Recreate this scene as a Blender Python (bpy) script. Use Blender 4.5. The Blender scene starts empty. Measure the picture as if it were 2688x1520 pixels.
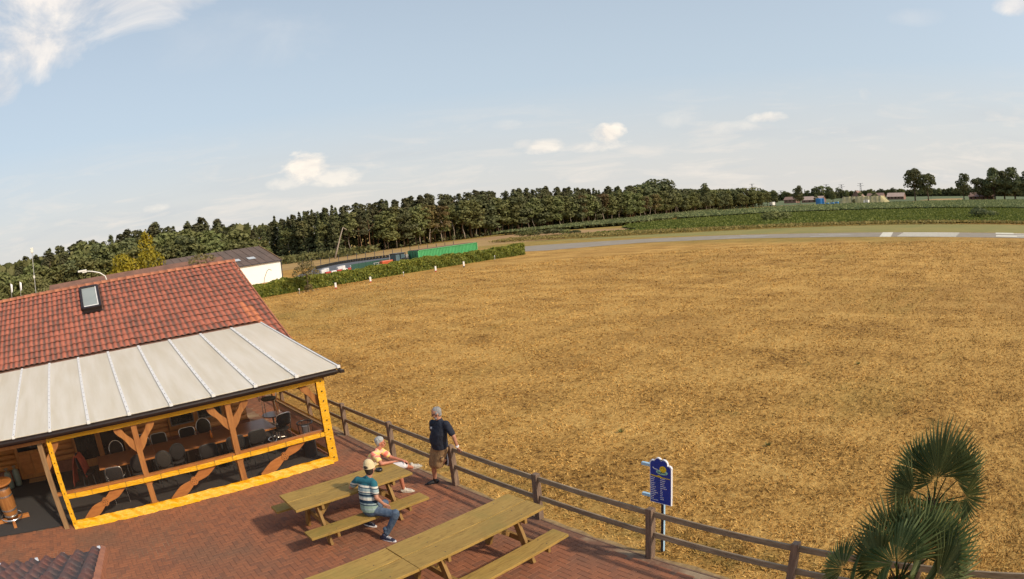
import bpy, bmesh, math, random
import numpy as np
from mathutils import Matrix, Vector, Euler
sc = bpy.context.scene
COL = sc.collection
random.seed(7); RG = np.random.default_rng(7)
R = math.radians

# ------------------------------------------------------------------ camera
CAMZ = 5.251
cd = bpy.data.cameras.new('camera'); cam = bpy.data.objects.new('camera', cd); COL.objects.link(cam); sc.camera = cam
cr = (0.7373945, -0.6686219, -0.0958861); cu = (0.1486889, 0.0222039, 0.9886347); cf = (0.6588937, 0.7432710, -0.1157896)
cam.matrix_world = Matrix(((cr[0], cu[0], -cf[0], 0), (cr[1], cu[1], -cf[1], 0), (cr[2], cu[2], -cf[2], CAMZ), (0, 0, 0, 1)))
cd.sensor_width = 36; cd.sensor_height = 36 * 579 / 1024
cd.type = 'PANO'; cd.panorama_type = 'FISHEYE_LENS_POLYNOMIAL'; cd.fisheye_fov = 3.14
cd.fisheye_polynomial_k0 = 0; cd.fisheye_polynomial_k1 = -0.044630758; cd.fisheye_polynomial_k2 = -0.000167734517
cd.fisheye_polynomial_k3 = 1.04889781e-05; cd.fisheye_polynomial_k4 = -8.22502e-07
cd.clip_start = 0.05; cd.clip_end = 6000

# ------------------------------------------------------------------ world, sun, exposure
SUN = Vector((0.315, -0.766, 0.56)).normalized()
EL = math.asin(SUN.z); ROT = math.atan2(SUN.x, SUN.y)
w = bpy.data.worlds.new('World'); sc.world = w; w.use_nodes = True
nt = w.node_tree; nt.nodes.clear()
def N(tree, t, **k):
    n = tree.nodes.new(t)
    for a, b in k.items(): setattr(n, a, b)
    return n
def L(tree, a, b): tree.links.new(a, b)
def mth(tree, op, a, b=None, c=None, clamp=False):
    n = tree.nodes.new('ShaderNodeMath'); n.operation = op; n.use_clamp = clamp
    for i, v in enumerate((a, b, c)):
        if v is None: continue
        if isinstance(v, (int, float)): n.inputs[i].default_value = v
        else: tree.links.new(v, n.inputs[i])
    return n.outputs[0]
sky = N(nt, 'ShaderNodeTexSky', sky_type='NISHITA', sun_disc=False, sun_elevation=EL, sun_rotation=ROT, altitude=20, air_density=1.0, dust_density=2.5, ozone_density=1.0)
tc = N(nt, 'ShaderNodeTexCoord')
sep = N(nt, 'ShaderNodeSeparateXYZ'); L(nt, tc.outputs['Generated'], sep.inputs[0])
X, Y, Z = sep.outputs
az = mth(nt, 'MULTIPLY', mth(nt, 'ARCTAN2', Y, X), 57.29578)
el = mth(nt, 'MULTIPLY', mth(nt, 'ARCSINE', Z), 57.29578)
def noise(tree, vec, scale, detail=6, rough=.6, dist=0.0):
    n = N(tree, 'ShaderNodeTexNoise'); n.inputs['Scale'].default_value = scale; n.inputs['Detail'].default_value = detail
    n.inputs['Roughness'].default_value = rough; n.inputs['Distortion'].default_value = dist
    if vec is not None: L(tree, vec, n.inputs['Vector'])
    return n.outputs[0]
mp = N(nt, 'ShaderNodeMapping'); L(nt, tc.outputs['Generated'], mp.inputs[0]); mp.inputs['Scale'].default_value = (1, 1, 1.9)
nA = noise(nt, mp.outputs[0], 16, 9, .6, .3)
nB = noise(nt, mp.outputs[0], 5, 7, .62, .6)
mp2 = N(nt, 'ShaderNodeMapping'); L(nt, tc.outputs['Generated'], mp2.inputs[0]); mp2.inputs['Scale'].default_value = (1, 1, 9)
nC = noise(nt, mp2.outputs[0], 2.6, 6, .6, .4)
def blob(a0, e0, ra, re, strength=1.0, sharp=2.4, nz=nA, amp=2.2):
    u = mth(nt, 'DIVIDE', mth(nt, 'SUBTRACT', az, a0), ra); v = mth(nt, 'DIVIDE', mth(nt, 'SUBTRACT', el, e0), re)
    r2 = mth(nt, 'ADD', mth(nt, 'MULTIPLY', u, u), mth(nt, 'MULTIPLY', v, v))
    sharp *= .78; k = mth(nt, 'ADD', mth(nt, 'SUBTRACT', 1.0, r2), mth(nt, 'MULTIPLY', mth(nt, 'SUBTRACT', nz, .5), amp * 1.6))
    return mth(nt, 'MULTIPLY', mth(nt, 'MULTIPLY', k, sharp, clamp=True), strength)
cum = None
for b in [(66.2, 6.5, 2.3, 1.6, .9, 1.6), (63.8, 5.3, 2.6, .95, .6, 1.3), (68.2, 5.3, 1.9, .6, .4, 1.2), (59.0, 6.0, 1.9, .5, .35, 1), (38.4, 6.7, 1.8, 1.15, .95, 1.8),
          (40.0, 5.7, 3.4, .6, .55, 1.3), (44.2, 6.1, 2.3, .8, .7, 1.5), (46.2, 6.5, 1.2, .5, .4, 1.3), (23.2, 7.2, 2.0, .55, .55, 1.4), (26.5, 6.5, 3.5, .55, .3, 1), (13.2, 9.0, .9, .7, .3, 1), (81, 4.7, 1.3, .45, .4, 1),
          (47.5, 8.3, 1.6, .6, .28, 1), (31.5, 7.6, 2.5, .8, .22, 1)]:
    o = blob(*b); cum = o if cum is None else mth(nt, 'MAXIMUM', cum, o)
big = None
for b in [(88, 27.5, 17, 6.0, .95, 1.0), (95, 21.5, 6.5, 3.6, .9, 1.0), (98.5, 17.8, 2.6, 2.2, .85, 1.1), (80, 25.5, 9, 3.0, .9, 1.0), (-7.2, 16.6, 3.4, 1.2, .8, 1.2), (6, 15.8, 3.5, .8, .2, .8), (72, 19, 10, 3, .16, .7)]:
    o = blob(*b, nz=nB, amp=2.6); big = o if big is None else mth(nt, 'MAXIMUM', big, o)
streak = mth(nt, 'MULTIPLY', mth(nt, 'MULTIPLY', mth(nt, 'SUBTRACT', nC, .46), 4.2, clamp=True), mth(nt, 'SUBTRACT', 1.0, mth(nt, 'MULTIPLY', mth(nt, 'ABSOLUTE', mth(nt, 'SUBTRACT', el, 4.0)), .19), clamp=True))
streak = mth(nt, 'MULTIPLY', streak, .8)
def mixc(tree, f, a, b):
    n = N(tree, 'ShaderNodeMix', data_type='RGBA')
    for i, v in ((0, f), (6, a), (7, b)):
        if isinstance(v, (int, float)): n.inputs[i].default_value = v
        elif isinstance(v, tuple): n.inputs[i].default_value = (*v, 1)
        else: L(tree, v, n.inputs[i])
    return n.outputs[2]
# hazy air: the clear sky is veiled by bright thin haze, more so towards the horizon
SKYC = dict(haze=(4.15, 4.8, 5.3), low=(5.35, 4.9, 4.35), cloud=(7.0, 6.45, 5.9), cloudd=(4.4, 4.45, 4.7))
hz = mth(nt, 'SUBTRACT', .90, mth(nt, 'MULTIPLY', el, .0135), clamp=True)
c = mixc(nt, hz, sky.outputs[0], SKYC['haze'])
lowf = mth(nt, 'SUBTRACT', 1.0, mth(nt, 'MULTIPLY', el, .085), clamp=True)
c = mixc(nt, mth(nt, 'MULTIPLY', lowf, .8), c, SKYC['low'])
c = mixc(nt, streak, c, (4.1, 4.35, 4.55))
mp3 = N(nt, 'ShaderNodeMapping'); L(nt, tc.outputs['Generated'], mp3.inputs[0]); mp3.inputs['Scale'].default_value = (1, 1, 6); mp3.inputs['Location'].default_value = (3, 1, .4)
nD = noise(nt, mp3.outputs[0], 7, 7, .62, .5)
st2 = mth(nt, 'MULTIPLY', mth(nt, 'MULTIPLY', mth(nt, 'SUBTRACT', nD, .50), 5, clamp=True), mth(nt, 'SUBTRACT', 1.0, mth(nt, 'MULTIPLY', el, .085), clamp=True))
c = mixc(nt, mth(nt, 'MULTIPLY', st2, .85), c, (6.1, 5.6, 5.05))
shade = mixc(nt, mth(nt, 'MULTIPLY', mth(nt, 'SUBTRACT', nB, .38), 3.5, clamp=True), SKYC['cloudd'], SKYC['cloud'])
c = mixc(nt, mth(nt, 'MULTIPLY', big, .9), c, shade)
cshade = mixc(nt, mth(nt, 'MULTIPLY', mth(nt, 'SUBTRACT', nA, .34), 4, clamp=True), (5.8, 5.35, 4.9), (7.4, 6.7, 5.8))
c = mixc(nt, cum, c, cshade)
bg = N(nt, 'ShaderNodeBackground'); bg.inputs[1].default_value = .138; L(nt, c, bg.inputs[0])
wo = N(nt, 'ShaderNodeOutputWorld'); L(nt, bg.outputs[0], wo.inputs[0])
sl = bpy.data.lights.new('sun', 'SUN'); sl.energy = 3.0; sl.angle = R(3); sl.color = (1, .86, .67)
so = bpy.data.objects.new('sun', sl); COL.objects.link(so); so.rotation_euler = SUN.to_track_quat('Z', 'Y').to_euler()
sc.view_settings.view_transform = 'Standard'; sc.view_settings.look = 'None'; sc.view_settings.exposure = 0.12; sc.view_settings.gamma = 1
try: sc.view_settings.use_curve_mapping = False
except Exception: pass
sc.render.engine = 'CYCLES'; sc.cycles.max_bounces = 9; sc.cycles.diffuse_bounces = 5; sc.cycles.transparent_max_bounces = 12; sc.cycles.use_denoising = True

# ------------------------------------------------------------------ materials
def new_mat(name):
    m = bpy.data.materials.new(name); m.use_nodes = True; t = m.node_tree; t.nodes.clear()
    o = N(t, 'ShaderNodeOutputMaterial'); p = N(t, 'ShaderNodeBsdfPrincipled'); L(t, p.outputs[0], o.inputs[0])
    return m, t, p
def ramp(t, f, stops):
    n = N(t, 'ShaderNodeValToRGB'); L(t, f, n.inputs[0]); e = n.color_ramp.elements
    while len(e) < len(stops): e.new(.5)
    for i, (p, c) in enumerate(stops): e[i].position = p; e[i].color = (*c, 1)
    return n.outputs[0]
def bump(t, p, h, s, d=.01):
    b = N(t, 'ShaderNodeBump'); b.inputs['Strength'].default_value = s; b.inputs['Distance'].default_value = d; L(t, h, b.inputs['Height']); L(t, b.outputs[0], p.inputs['Normal'])
def wpos(t, scale=(1, 1, 1), rot=(0, 0, 0), obj=False):
    if obj: s = N(t, 'ShaderNodeTexCoord').outputs['Object']
    else: s = N(t, 'ShaderNodeNewGeometry').outputs['Position']
    m = N(t, 'ShaderNodeMapping'); m.inputs['Scale'].default_value = scale; m.inputs['Rotation'].default_value = rot; L(t, s, m.inputs[0]); return m.outputs[0]
def hsv(t, c, v, s=None, h=None):
    n = N(t, 'ShaderNodeHueSaturation'); L(t, c, n.inputs['Color'])
    L(t, v, n.inputs['Value'])
    if s is not None: n.inputs['Saturation'].default_value = s
    if h is not None: L(t, h, n.inputs['Hue'])
    return n.outputs[0]
def simple(name, c1, c2=None, scale=8, rough=.7, bs=.15, st=(1, 1, 1), metal=0, var=0, obj=False, spec=.5, detail=6, lo=.35, hi=.65, bd=.01):
    m, t, p = new_mat(name); c2 = c2 or tuple(x * .8 for x in c1)
    n = noise(t, wpos(t, st, obj=obj), scale, detail, .62)
    c = ramp(t, n, [(lo, c1), (hi, c2)])
    if var:
        oi = N(t, 'ShaderNodeObjectInfo'); c = hsv(t, c, mth(t, 'ADD', 1 - var / 2, mth(t, 'MULTIPLY', oi.outputs['Random'], var)))
    L(t, c, p.inputs['Base Color']); p.inputs['Roughness'].default_value = rough; p.inputs['Metallic'].default_value = metal; p.inputs['Specular IOR Level'].default_value = spec
    if bs: bump(t, p, n, bs, bd)
    return m
def attr(t, name): n = N(t, 'ShaderNodeAttribute'); n.attribute_name = name; return n.outputs['Fac']

def tile_material(name, a, b, dark, moss=.0):
    m, t, p = new_mat(name)
    oi = N(t, 'ShaderNodeObjectInfo'); r = mth(t, 'FRACT', mth(t, 'ADD', attr(t, 'rnd'), oi.outputs['Random']))
    base = ramp(t, r, [(0, a), (1, b)])
    n1 = noise(t, wpos(t), 9, 8, .65); n2 = noise(t, wpos(t), 1.3, 3, .5); n3 = noise(t, wpos(t), 34, 4, .7)
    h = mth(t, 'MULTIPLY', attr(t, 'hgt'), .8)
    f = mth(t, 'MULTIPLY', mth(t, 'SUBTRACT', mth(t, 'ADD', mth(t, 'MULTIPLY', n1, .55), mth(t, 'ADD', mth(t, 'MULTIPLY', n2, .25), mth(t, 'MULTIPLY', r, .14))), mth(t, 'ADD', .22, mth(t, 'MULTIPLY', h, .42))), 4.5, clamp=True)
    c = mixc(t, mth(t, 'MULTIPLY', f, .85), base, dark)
    lich = mth(t, 'MULTIPLY', mth(t, 'SUBTRACT', n3, .63), 9, clamp=True)
    c = mixc(t, mth(t, 'MULTIPLY', lich, .35 + moss), c, (.30, .27, .20))
    L(t, c, p.inputs['Base Color']); p.inputs['Roughness'].default_value = .75; bump(t, p, n1, .4, .01)
    return m
MT = {}
MT['tile'] = tile_material('clay_tile', (.42, .130, .078), (.35, .105, .064), (.10, .065, .052))
MT['tile_new'] = tile_material('new_clay_tile', (.56, .19, .085), (.50, .16, .07), (.28, .10, .06))
MT['tile_old'] = tile_material('weathered_tile', (.50, .17, .10), (.34, .18, .13), (.20, .15, .12), .4)
MT['ridge'] = simple('ridge_clay', (.52, .20, .10), (.38, .14, .075), 5, .7, .3, var=.25)
MT['panel'] = simple('polycarbonate', (.97, .93, .83), (.84, .78, .64), 1.2, .38, .0, st=(3, .35, 1))
MT['alu'] = simple('aluminium_bar', (.82, .80, .76), (.74, .72, .69), 10, .5, 0)
_t = MT['panel'].node_tree; _p = [n for n in _t.nodes if n.type == 'BSDF_PRINCIPLED'][0]; _o = [n for n in _t.nodes if n.type == 'OUTPUT_MATERIAL'][0]
_tl = N(_t, 'ShaderNodeBsdfTranslucent'); _tl.inputs[0].default_value = (.95, .84, .66, 1); _m = N(_t, 'ShaderNodeMixShader'); _m.inputs[0].default_value = .36; L(_t, _p.outputs[0], _m.inputs[1]); L(_t, _tl.outputs[0], _m.inputs[2]); L(_t, _m.outputs[0], _o.inputs[0])
MT['screw'] = simple('screw', (.10, .09, .09), (.07, .06, .06), 10, .5, 0)
MT['gutter'] = simple('dark_gutter', (.035, .022, .018), (.02, .013, .012), 6, .35, 0)
MT['black'] = simple('black_plastic', (.012, .012, .014), (.02, .02, .022), 8, .4, 0)
MT['log'] = simple('log_wood', (.56, .25, .075), (.42, .165, .045), 5, .6, .3, st=(.6, 6, 6), var=.3)
MT['beam'] = simple('beam_wood', (.46, .20, .055), (.32, .125, .035), 5, .6, .3, st=(4, 4, .6), var=.2)
MT['prop'] = simple('varnished_wood', (.50, .20, .055), (.38, .14, .04), 4, .4, .15, st=(1, 3, 4), var=.15)
MT['postwood'] = simple('pale_post_wood', (.33, .20, .09), (.22, .125, .055), 5, .7, .3, st=(5, 5, .5))
MT['brick'] = simple('plinth_brick', (.22, .09, .055), (.16, .065, .04), 7, .85, .3, var=.3)
MT['carpet'] = simple('dark_carpet', (.035, .033, .034), (.055, .05, .048), 60, .95, .3)
MT['tabletop'] = simple('brown_tabletop', (.20, .085, .045), (.14, .06, .032), 6, .3, .05, st=(.5, 5, 1))
MT['seat'] = simple('seat_fabric', (.014, .013, .014), (.022, .02, .02), 40, .9, .2)
MT['seatg'] = simple('grey_seat_fabric', (.04, .036, .032), (.03, .027, .024), 40, .9, .2)
MT['chrome'] = simple('chrome_tube', (.75, .73, .70), (.65, .63, .60), 9, .22, 0, metal=.9)
MT['dglass'] = simple('dark_window_glass', (.015, .017, .018), (.03, .032, .032), 2, .05, 0, spec=.8)
MT['frame_w'] = simple('grey_window_frame', (.20, .19, .18), (.15, .14, .13), 8, .5, 0)
MT['fence'] = simple('weathered_fence_wood', (.34, .255, .165), (.20, .145, .09), 7, .85, .5, st=(4, .6, 4), var=.2, obj=False)
MT['fencep'] = simple('fence_post_wood', (.26, .175, .12), (.14, .09, .062), 7, .85, .5, st=(5, 5, .5), var=.2)
def plank_mat():
    m, t, p = new_mat('impregnated_pine'); oi = N(t, 'ShaderNodeObjectInfo')
    off = N(t, 'ShaderNodeCombineXYZ'); L(t, mth(t, 'MULTIPLY', oi.outputs['Random'], 9), off.inputs[0]); L(t, mth(t, 'MULTIPLY', oi.outputs['Random'], 5), off.inputs[1])
    va = N(t, 'ShaderNodeVectorMath'); va.operation = 'ADD'; L(t, wpos(t, (1.0, 9, 4)), va.inputs[0]); L(t, off.outputs[0], va.inputs[1])
    n = noise(t, va.outputs[0], 3.2, 8, .66, 1.2)
    nb = noise(t, wpos(t), 1.7, 4, .6); kn = noise(t, va.outputs[0], 7, 2, .5, .0)
    c = ramp(t, n, [(.30, (.19, .11, .024)), (.44, (.36, .218, .048)), (.70, (.47, .30, .074))])
    c = mixc(t, mth(t, 'MULTIPLY', mth(t, 'SUBTRACT', nb, .52), 3, clamp=True), c, (.26, .20, .045))
    c = mixc(t, mth(t, 'MULTIPLY', mth(t, 'SUBTRACT', kn, .68), 12, clamp=True), c, (.15, .085, .02))
    c = hsv(t, c, mth(t, 'ADD', .9, mth(t, 'MULTIPLY', oi.outputs['Random'], .2)))
    L(t, c, p.inputs['Base Color']); p.inputs['Roughness'].default_value = .7; bump(t, p, n, .45, .006); return m
MT['plank'] = plank_mat()
MT['tleg'] = simple('table_frame_wood', (.34, .20, .055), (.25, .13, .035), 6, .75, .3, st=(3, 3, 1), var=.15)
def yellow_mat():
    m, t, p = new_mat('yellow_tarpaulin'); n = noise(t, wpos(t, (3, 3, 7)), 4, 5, .6, .6)
    L(t, ramp(t, n, [(.3, (.76, .36, .004)), (.7, (.86, .45, .008))]), p.inputs['Base Color']); p.inputs['Roughness'].default_value = .38; bump(t, p, n, .8, .03); return m
MT['yellow'] = yellow_mat()
def clear_mat(name, tint, f, rough=.12, gl=.08):
    m = bpy.data.materials.new(name); m.use_nodes = True; t = m.node_tree; t.nodes.clear()
    o = N(t, 'ShaderNodeOutputMaterial'); tr = N(t, 'ShaderNodeBsdfTransparent'); tr.inputs[0].default_value = (*tint, 1)
    g = N(t, 'ShaderNodeBsdfGlossy'); g.inputs['Roughness'].default_value = rough; g.inputs[0].default_value = (.9, .9, .9, 1)
    d = N(t, 'ShaderNodeBsdfDiffuse'); d.inputs[0].default_value = (.45, .36, .28, 1)
    n = noise(t, wpos(t, (2, 2, 1)), 3, 4, .6)
    m1 = N(t, 'ShaderNodeMixShader'); L(t, mth(t, 'ADD', f, mth(t, 'MULTIPLY', n, f * .6)), m1.inputs[0]); L(t, tr.outputs[0], m1.inputs[1]); L(t, d.outputs[0], m1.inputs[2])
    m2 = N(t, 'ShaderNodeMixShader'); m2.inputs[0].default_value = gl; L(t, m1.outputs[0], m2.inputs[1]); L(t, g.outputs[0], m2.inputs[2])
    b = N(t, 'ShaderNodeBump'); b.inputs['Strength'].default_value = .3; b.inputs['Distance'].default_value = .02; L(t, n, b.inputs['Height']); L(t, b.outputs[0], g.inputs['Normal'])
    L(t, m2.outputs[0], o.inputs[0]); return m
MT['vinyl'] = clear_mat('clear_vinyl', (.97, .94, .90), .007, .1, .022)
MT['vinylpink'] = clear_mat('milky_vinyl', (.8, .68, .64), .42, .3, .04)
def brick_mat(name='clay_paver'):
    m, t, p = new_mat(name); oi = N(t, 'ShaderNodeObjectInfo'); r = mth(t, 'FRACT', mth(t, 'ADD', attr(t, 'rnd'), oi.outputs['Random']))
    c = ramp(t, r, [(0, (.34, .128, .060)), (.45, (.30, .114, .055)), (.8, (.265, .106, .055)), (1, (.23, .095, .052))])
    n1 = noise(t, wpos(t), .55, 5, .6); n2 = noise(t, wpos(t), 22, 5, .65); n3 = noise(t, wpos(t), 1.6, 6, .7)
    c = mixc(t, mth(t, 'MULTIPLY', mth(t, 'SUBTRACT', n1, .47), 4, clamp=True), c, (.20, .105, .062))
    c = mixc(t, mth(t, 'MULTIPLY', mth(t, 'SUBTRACT', n3, .60), 4, clamp=True), c, (.145, .085, .055))
    c = mixc(t, mth(t, 'MULTIPLY', mth(t, 'SUBTRACT', n2, .58), 3, clamp=True), c, (.24, .13, .08))
    n4 = noise(t, wpos(t), 60, 2, .6)
    c = mixc(t, mth(t, 'MULTIPLY', mth(t, 'SUBTRACT', n4, .74), 20, clamp=True), c, (.5, .42, .33))
    L(t, c, p.inputs['Base Color']); p.inputs['Roughness'].default_value = .9; bump(t, p, n2, .35, .004); return m
MT['paver'] = brick_mat()
MT['edging'] = simple('edging_concrete', (.24, .15, .095), (.17, .10, .065), 4, .95, .5, var=.3)
def joint_mat():
    m, t, p = new_mat('joint_sand'); n1 = noise(t, wpos(t), .7, 5, .6); n2 = noise(t, wpos(t), 12, 4, .6)
    c = ramp(t, n2, [(.35, (.16, .075, .048)), (.7, (.23, .12, .07))])
    c = mixc(t, mth(t, 'MULTIPLY', mth(t, 'SUBTRACT', n1, .50), 7, clamp=True), c, (.36, .27, .17))
    L(t, c, p.inputs['Base Color']); p.inputs['Roughness'].default_value = 1; bump(t, p, n2, .4, .005); return m
MT['joint'] = joint_mat()
def grass_mat(name='dry_grass', blade=False):
    m, t, p = new_mat(name); P = wpos(t)
    big = noise(t, P, .05, 5, .6, .4); med = noise(t, wpos(t, (1, .55, 1), (0, 0, .5)), .45, 6, .65, .3); fine = noise(t, P, 5.5, 8, .75)
    fine2 = noise(t, wpos(t, (1.6, 1, 1), (0, 0, .35)), 17, 4, .7)
    mixn = mth(t, 'ADD', mth(t, 'MULTIPLY', med, .36), mth(t, 'ADD', mth(t, 'MULTIPLY', fine, .62), mth(t, 'SUBTRACT', mth(t, 'MULTIPLY', fine2, .30), .13)))
    if blade: mixn = mth(t, 'ADD', mth(t, 'MULTIPLY', mixn, .72), mth(t, 'ADD', .03, mth(t, 'MULTIPLY', attr(t, 'rnd'), .24)))
    c = ramp(t, mixn, [(.37, (.10, .050, .014)), (.44, (.34, .180, .044)), (.52, (.56, .315, .084)), (.62, (.70, .435, .135))])
    c = mixc(t, mth(t, 'MULTIPLY', mth(t, 'SUBTRACT', big, .50), 3.2, clamp=True), c, (.37, .20, .055))
    sw = noise(t, wpos(t, (.08, 1.1, 1), (0, 0, -.75)), 1.0, 5, .6, .3)
    c = hsv(t, c, mth(t, 'ADD', .72, mth(t, 'MULTIPLY', sw, .56)))
    gr = mth(t, 'MULTIPLY', mth(t, 'SUBTRACT', noise(t, P, .9, 5, .7, .5), .62), 8, clamp=True)
    c = mixc(t, mth(t, 'MULTIPLY', gr, .5), c, (.16, .13, .035))
    ol = mth(t, 'MULTIPLY', mth(t, 'SUBTRACT', noise(t, wpos(t, (.5, 1.4, 1), (0, 0, -.7)), .16, 6, .7, .6), .56), 5, clamp=True)
    c = mixc(t, mth(t, 'MULTIPLY', ol, .38), c, (.30, .235, .06))
    # green strips beside the runway and the hedge, by place
    s = N(t, 'ShaderNodeSeparateXYZ'); L(t, P, s.inputs[0]); wob = mth(t, 'MULTIPLY', mth(t, 'SUBTRACT', noise(t, P, .12, 5, .65), .5), 26)
    xs = mth(t, 'ADD', s.outputs[0], wob); ys = mth(t, 'ADD', s.outputs[1], wob)
    g1 = mth(t, 'MULTIPLY', mth(t, 'SUBTRACT', xs, 64), .12, clamp=True)
    g1 = mth(t, 'MULTIPLY', g1, mth(t, 'MULTIPLY', mth(t, 'SUBTRACT', ys, 0), .05, clamp=True))
    g2 = mth(t, 'MULTIPLY', mth(t, 'SUBTRACT', 1, mth(t, 'MULTIPLY', mth(t, 'ABSOLUTE', mth(t, 'SUBTRACT', ys, 42)), .10)), .55, clamp=True)
    g2 = mth(t, 'MULTIPLY', g2, mth(t, 'SUBTRACT', 1, mth(t, 'MULTIPLY', mth(t, 'SUBTRACT', xs, 14), .05), clamp=True))
    gg = mth(t, 'MULTIPLY', mth(t, 'MAXIMUM', g1, g2), .62)
    c = mixc(t, gg, c, mixc(t, med, (.24, .20, .045), (.30, .24, .07)))
    # thin green growth along the fence
    ff = mth(t, 'SUBTRACT', 1, mth(t, 'MULTIPLY', mth(t, 'ABSOLUTE', mth(t, 'SUBTRACT', s.outputs[0], 7.25)), 1.4), clamp=True)
    ff = mth(t, 'MULTIPLY', ff, mth(t, 'MULTIPLY', mth(t, 'SUBTRACT', noise(t, P, 1.8, 5, .7), .42), 5, clamp=True))
    c = mixc(t, mth(t, 'MULTIPLY', ff, .6), c, (.15, .14, .04))
    L(t, c, p.inputs['Base Color']); p.inputs['Roughness'].default_value = .95; p.inputs['Specular IOR Level'].default_value = .15
    if not blade: bump(t, p, mth(t, 'ADD', fine, mth(t, 'MULTIPLY', med, .6)), .9, .09)
    return m
MT['grass'] = grass_mat(); MT['blade'] = grass_mat('dry_grass_blade', True)
MT['sand'] = simple('sandy_soil', (.40, .27, .12), (.20, .13, .06), 6, 1, .6)
MT['asphalt'] = simple('worn_runway_asphalt', (.35, .295, .225), (.28, .235, .18), .5, .95, .2)
MT['kart'] = simple('kart_asphalt', (.14, .145, .16), (.11, .115, .125), .3, .9, .1)
MT['paint'] = simple('white_paint', (.78, .73, .60), (.66, .62, .50), 1.5, .8, .1)
MT['paintp'] = simple('worn_white_paint', (.50, .48, .42), (.40, .38, .33), .8, .85, .1)
MT['strawfield'] = simple('stubble_field', (.46, .30, .10), (.36, .21, .07), .12, 1, .5, st=(.3, 2, 1), bd=.2)
MT['brownfield'] = simple('brown_stubble', (.34, .19, .075), (.42, .26, .10), .1, 1, .4, bd=.2)
MT['verge'] = simple('mown_green_verge', (.23, .215, .05), (.31, .245, .06), .16, 1, .5, bd=.1)
MT['farfield'] = simple('far_green_field', (.13, .16, .055), (.09, .12, .04), .05, 1, .3)
def leaf_mat(name, a, b, trans=.25):
    m = bpy.data.materials.new(name); m.use_nodes = True; t = m.node_tree; t.nodes.clear(); o = N(t, 'ShaderNodeOutputMaterial')
    oi = N(t, 'ShaderNodeObjectInfo'); r = attr(t, 'rnd'); rr = mth(t, 'FRACT', mth(t, 'ADD', r, mth(t, 'MULTIPLY', oi.outputs['Random'], .35)))
    c = ramp(t, r, [(0, a), (1, b)]); c = hsv(t, c, mth(t, 'ADD', .8, mth(t, 'MULTIPLY', oi.outputs['Random'], .4)), None, mth(t, 'ADD', .485, mth(t, 'MULTIPLY', oi.outputs['Random'], .03)))
    d = N(t, 'ShaderNodeBsdfDiffuse'); L(t, c, d.inputs[0]); tr = N(t, 'ShaderNodeBsdfTranslucent'); L(t, c, tr.inputs[0])
    g = N(t, 'ShaderNodeBsdfGlossy'); g.inputs['Roughness'].default_value = .6; g.inputs[0].default_value = (.4, .4, .35, 1)
    m1 = N(t, 'ShaderNodeMixShader'); m1.inputs[0].default_value = trans; L(t, d.outputs[0], m1.inputs[1]); L(t, tr.outputs[0], m1.inputs[2])
    m2 = N(t, 'ShaderNodeMixShader'); m2.inputs[0].default_value = .04; L(t, m1.outputs[0], m2.inputs[1]); L(t, g.outputs[0], m2.inputs[2])
    L(t, m2.outputs[0], o.inputs[0]); return m
MT['leaf'] = leaf_mat('oak_leaves', (.14, .155, .052), (.25, .245, .09))
MT['leafd'] = leaf_mat('dark_tree_leaves', (.11, .12, .052), (.18, .185, .08))
MT['leafp'] = leaf_mat('pine_needles', (.105, .108, .052), (.18, .17, .08), .3)
MT['leafb'] = leaf_mat('birch_leaves', (.155, .165, .058), (.25, .24, .095))
MT['leafbr'] = leaf_mat('rusty_leaves', (.15, .11, .045), (.22, .155, .065))
MT['leafy'] = leaf_mat('yellow_green_leaves', (.24, .19, .02), (.42, .30, .03), .35)
MT['leafh'] = leaf_mat('laurel_leaves', (.05, .09, .012), (.34, .34, .055), .35)
MT['leafs'] = leaf_mat('sparse_olive_leaves', (.17, .15, .06), (.30, .24, .10), .3)
MT['palm'] = leaf_mat('palm_leaves', (.06, .09, .026), (.17, .20, .07), .3)
MT['maize'] = leaf_mat('maize_leaves', (.16, .19, .07), (.26, .28, .12), .3)
MT['crop'] = leaf_mat('low_crop_leaves', (.12, .17, .03), (.21, .24, .05), .3)
MT['weeds'] = leaf_mat('yellow_weeds', (.27, .25, .065), (.46, .38, .12), .3)
MT['bark'] = simple('bark', (.13, .085, .055), (.08, .055, .038), 3, .95, .4, st=(2, 2, .6))
MT['pbark'] = simple('pale_bark', (.42, .34, .26), (.24, .19, .15), 2, .9, .3, st=(2, 2, .8))
MT['pinebark'] = simple('pine_bark', (.30, .17, .09), (.20, .11, .06), 2, .95, .4)
MT['palmtrunk'] = simple('palm_trunk_fibre', (.13, .075, .04), (.07, .04, .022), 12, 1, .8)
MT['white'] = simple('white_render', (.93, .92, .86), (.90, .89, .82), .5, .8, .05)
MT['whitem'] = simple('white_marker', (.80, .76, .72), (.72, .68, .64), 8, .6, .05)
MT['redm'] = simple('red_paint', (.45, .05, .03), (.38, .04, .03), 8, .5, 0)
MT['darkroof'] = simple('dark_fibre_roof', (.15, .105, .085), (.11, .08, .065), .8, .85, .1)
MT['brownroof'] = simple('brown_tile_roof', (.24, .12, .08), (.16, .085, .06), 2, .85, .3)
MT['skylight'] = simple('skylight_panel', (.55, .58, .60), (.48, .5, .52), 3, .3, 0)
MT['container'] = simple('green_container_paint', (.11, .46, .17), (.09, .40, .14), .7, .5, .05)
MT['container_shade'] = simple('shaded_green_paint', (.05, .26, .11), (.04, .2, .085), .7, .6, .05)  # darker copy of the container green: shade put into the colour
MT['dgreen'] = simple('dark_green_sheet', (.02, .09, .06), (.018, .07, .05), 1, .6, .05)
MT['greytarp'] = simple('grey_tarpaulin', (.33, .31, .28), (.26, .245, .22), 2, .7, .2)
MT['tractor'] = simple('orange_red_paint', (.65, .12, .03), (.5, .09, .03), 3, .4, 0)
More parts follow.
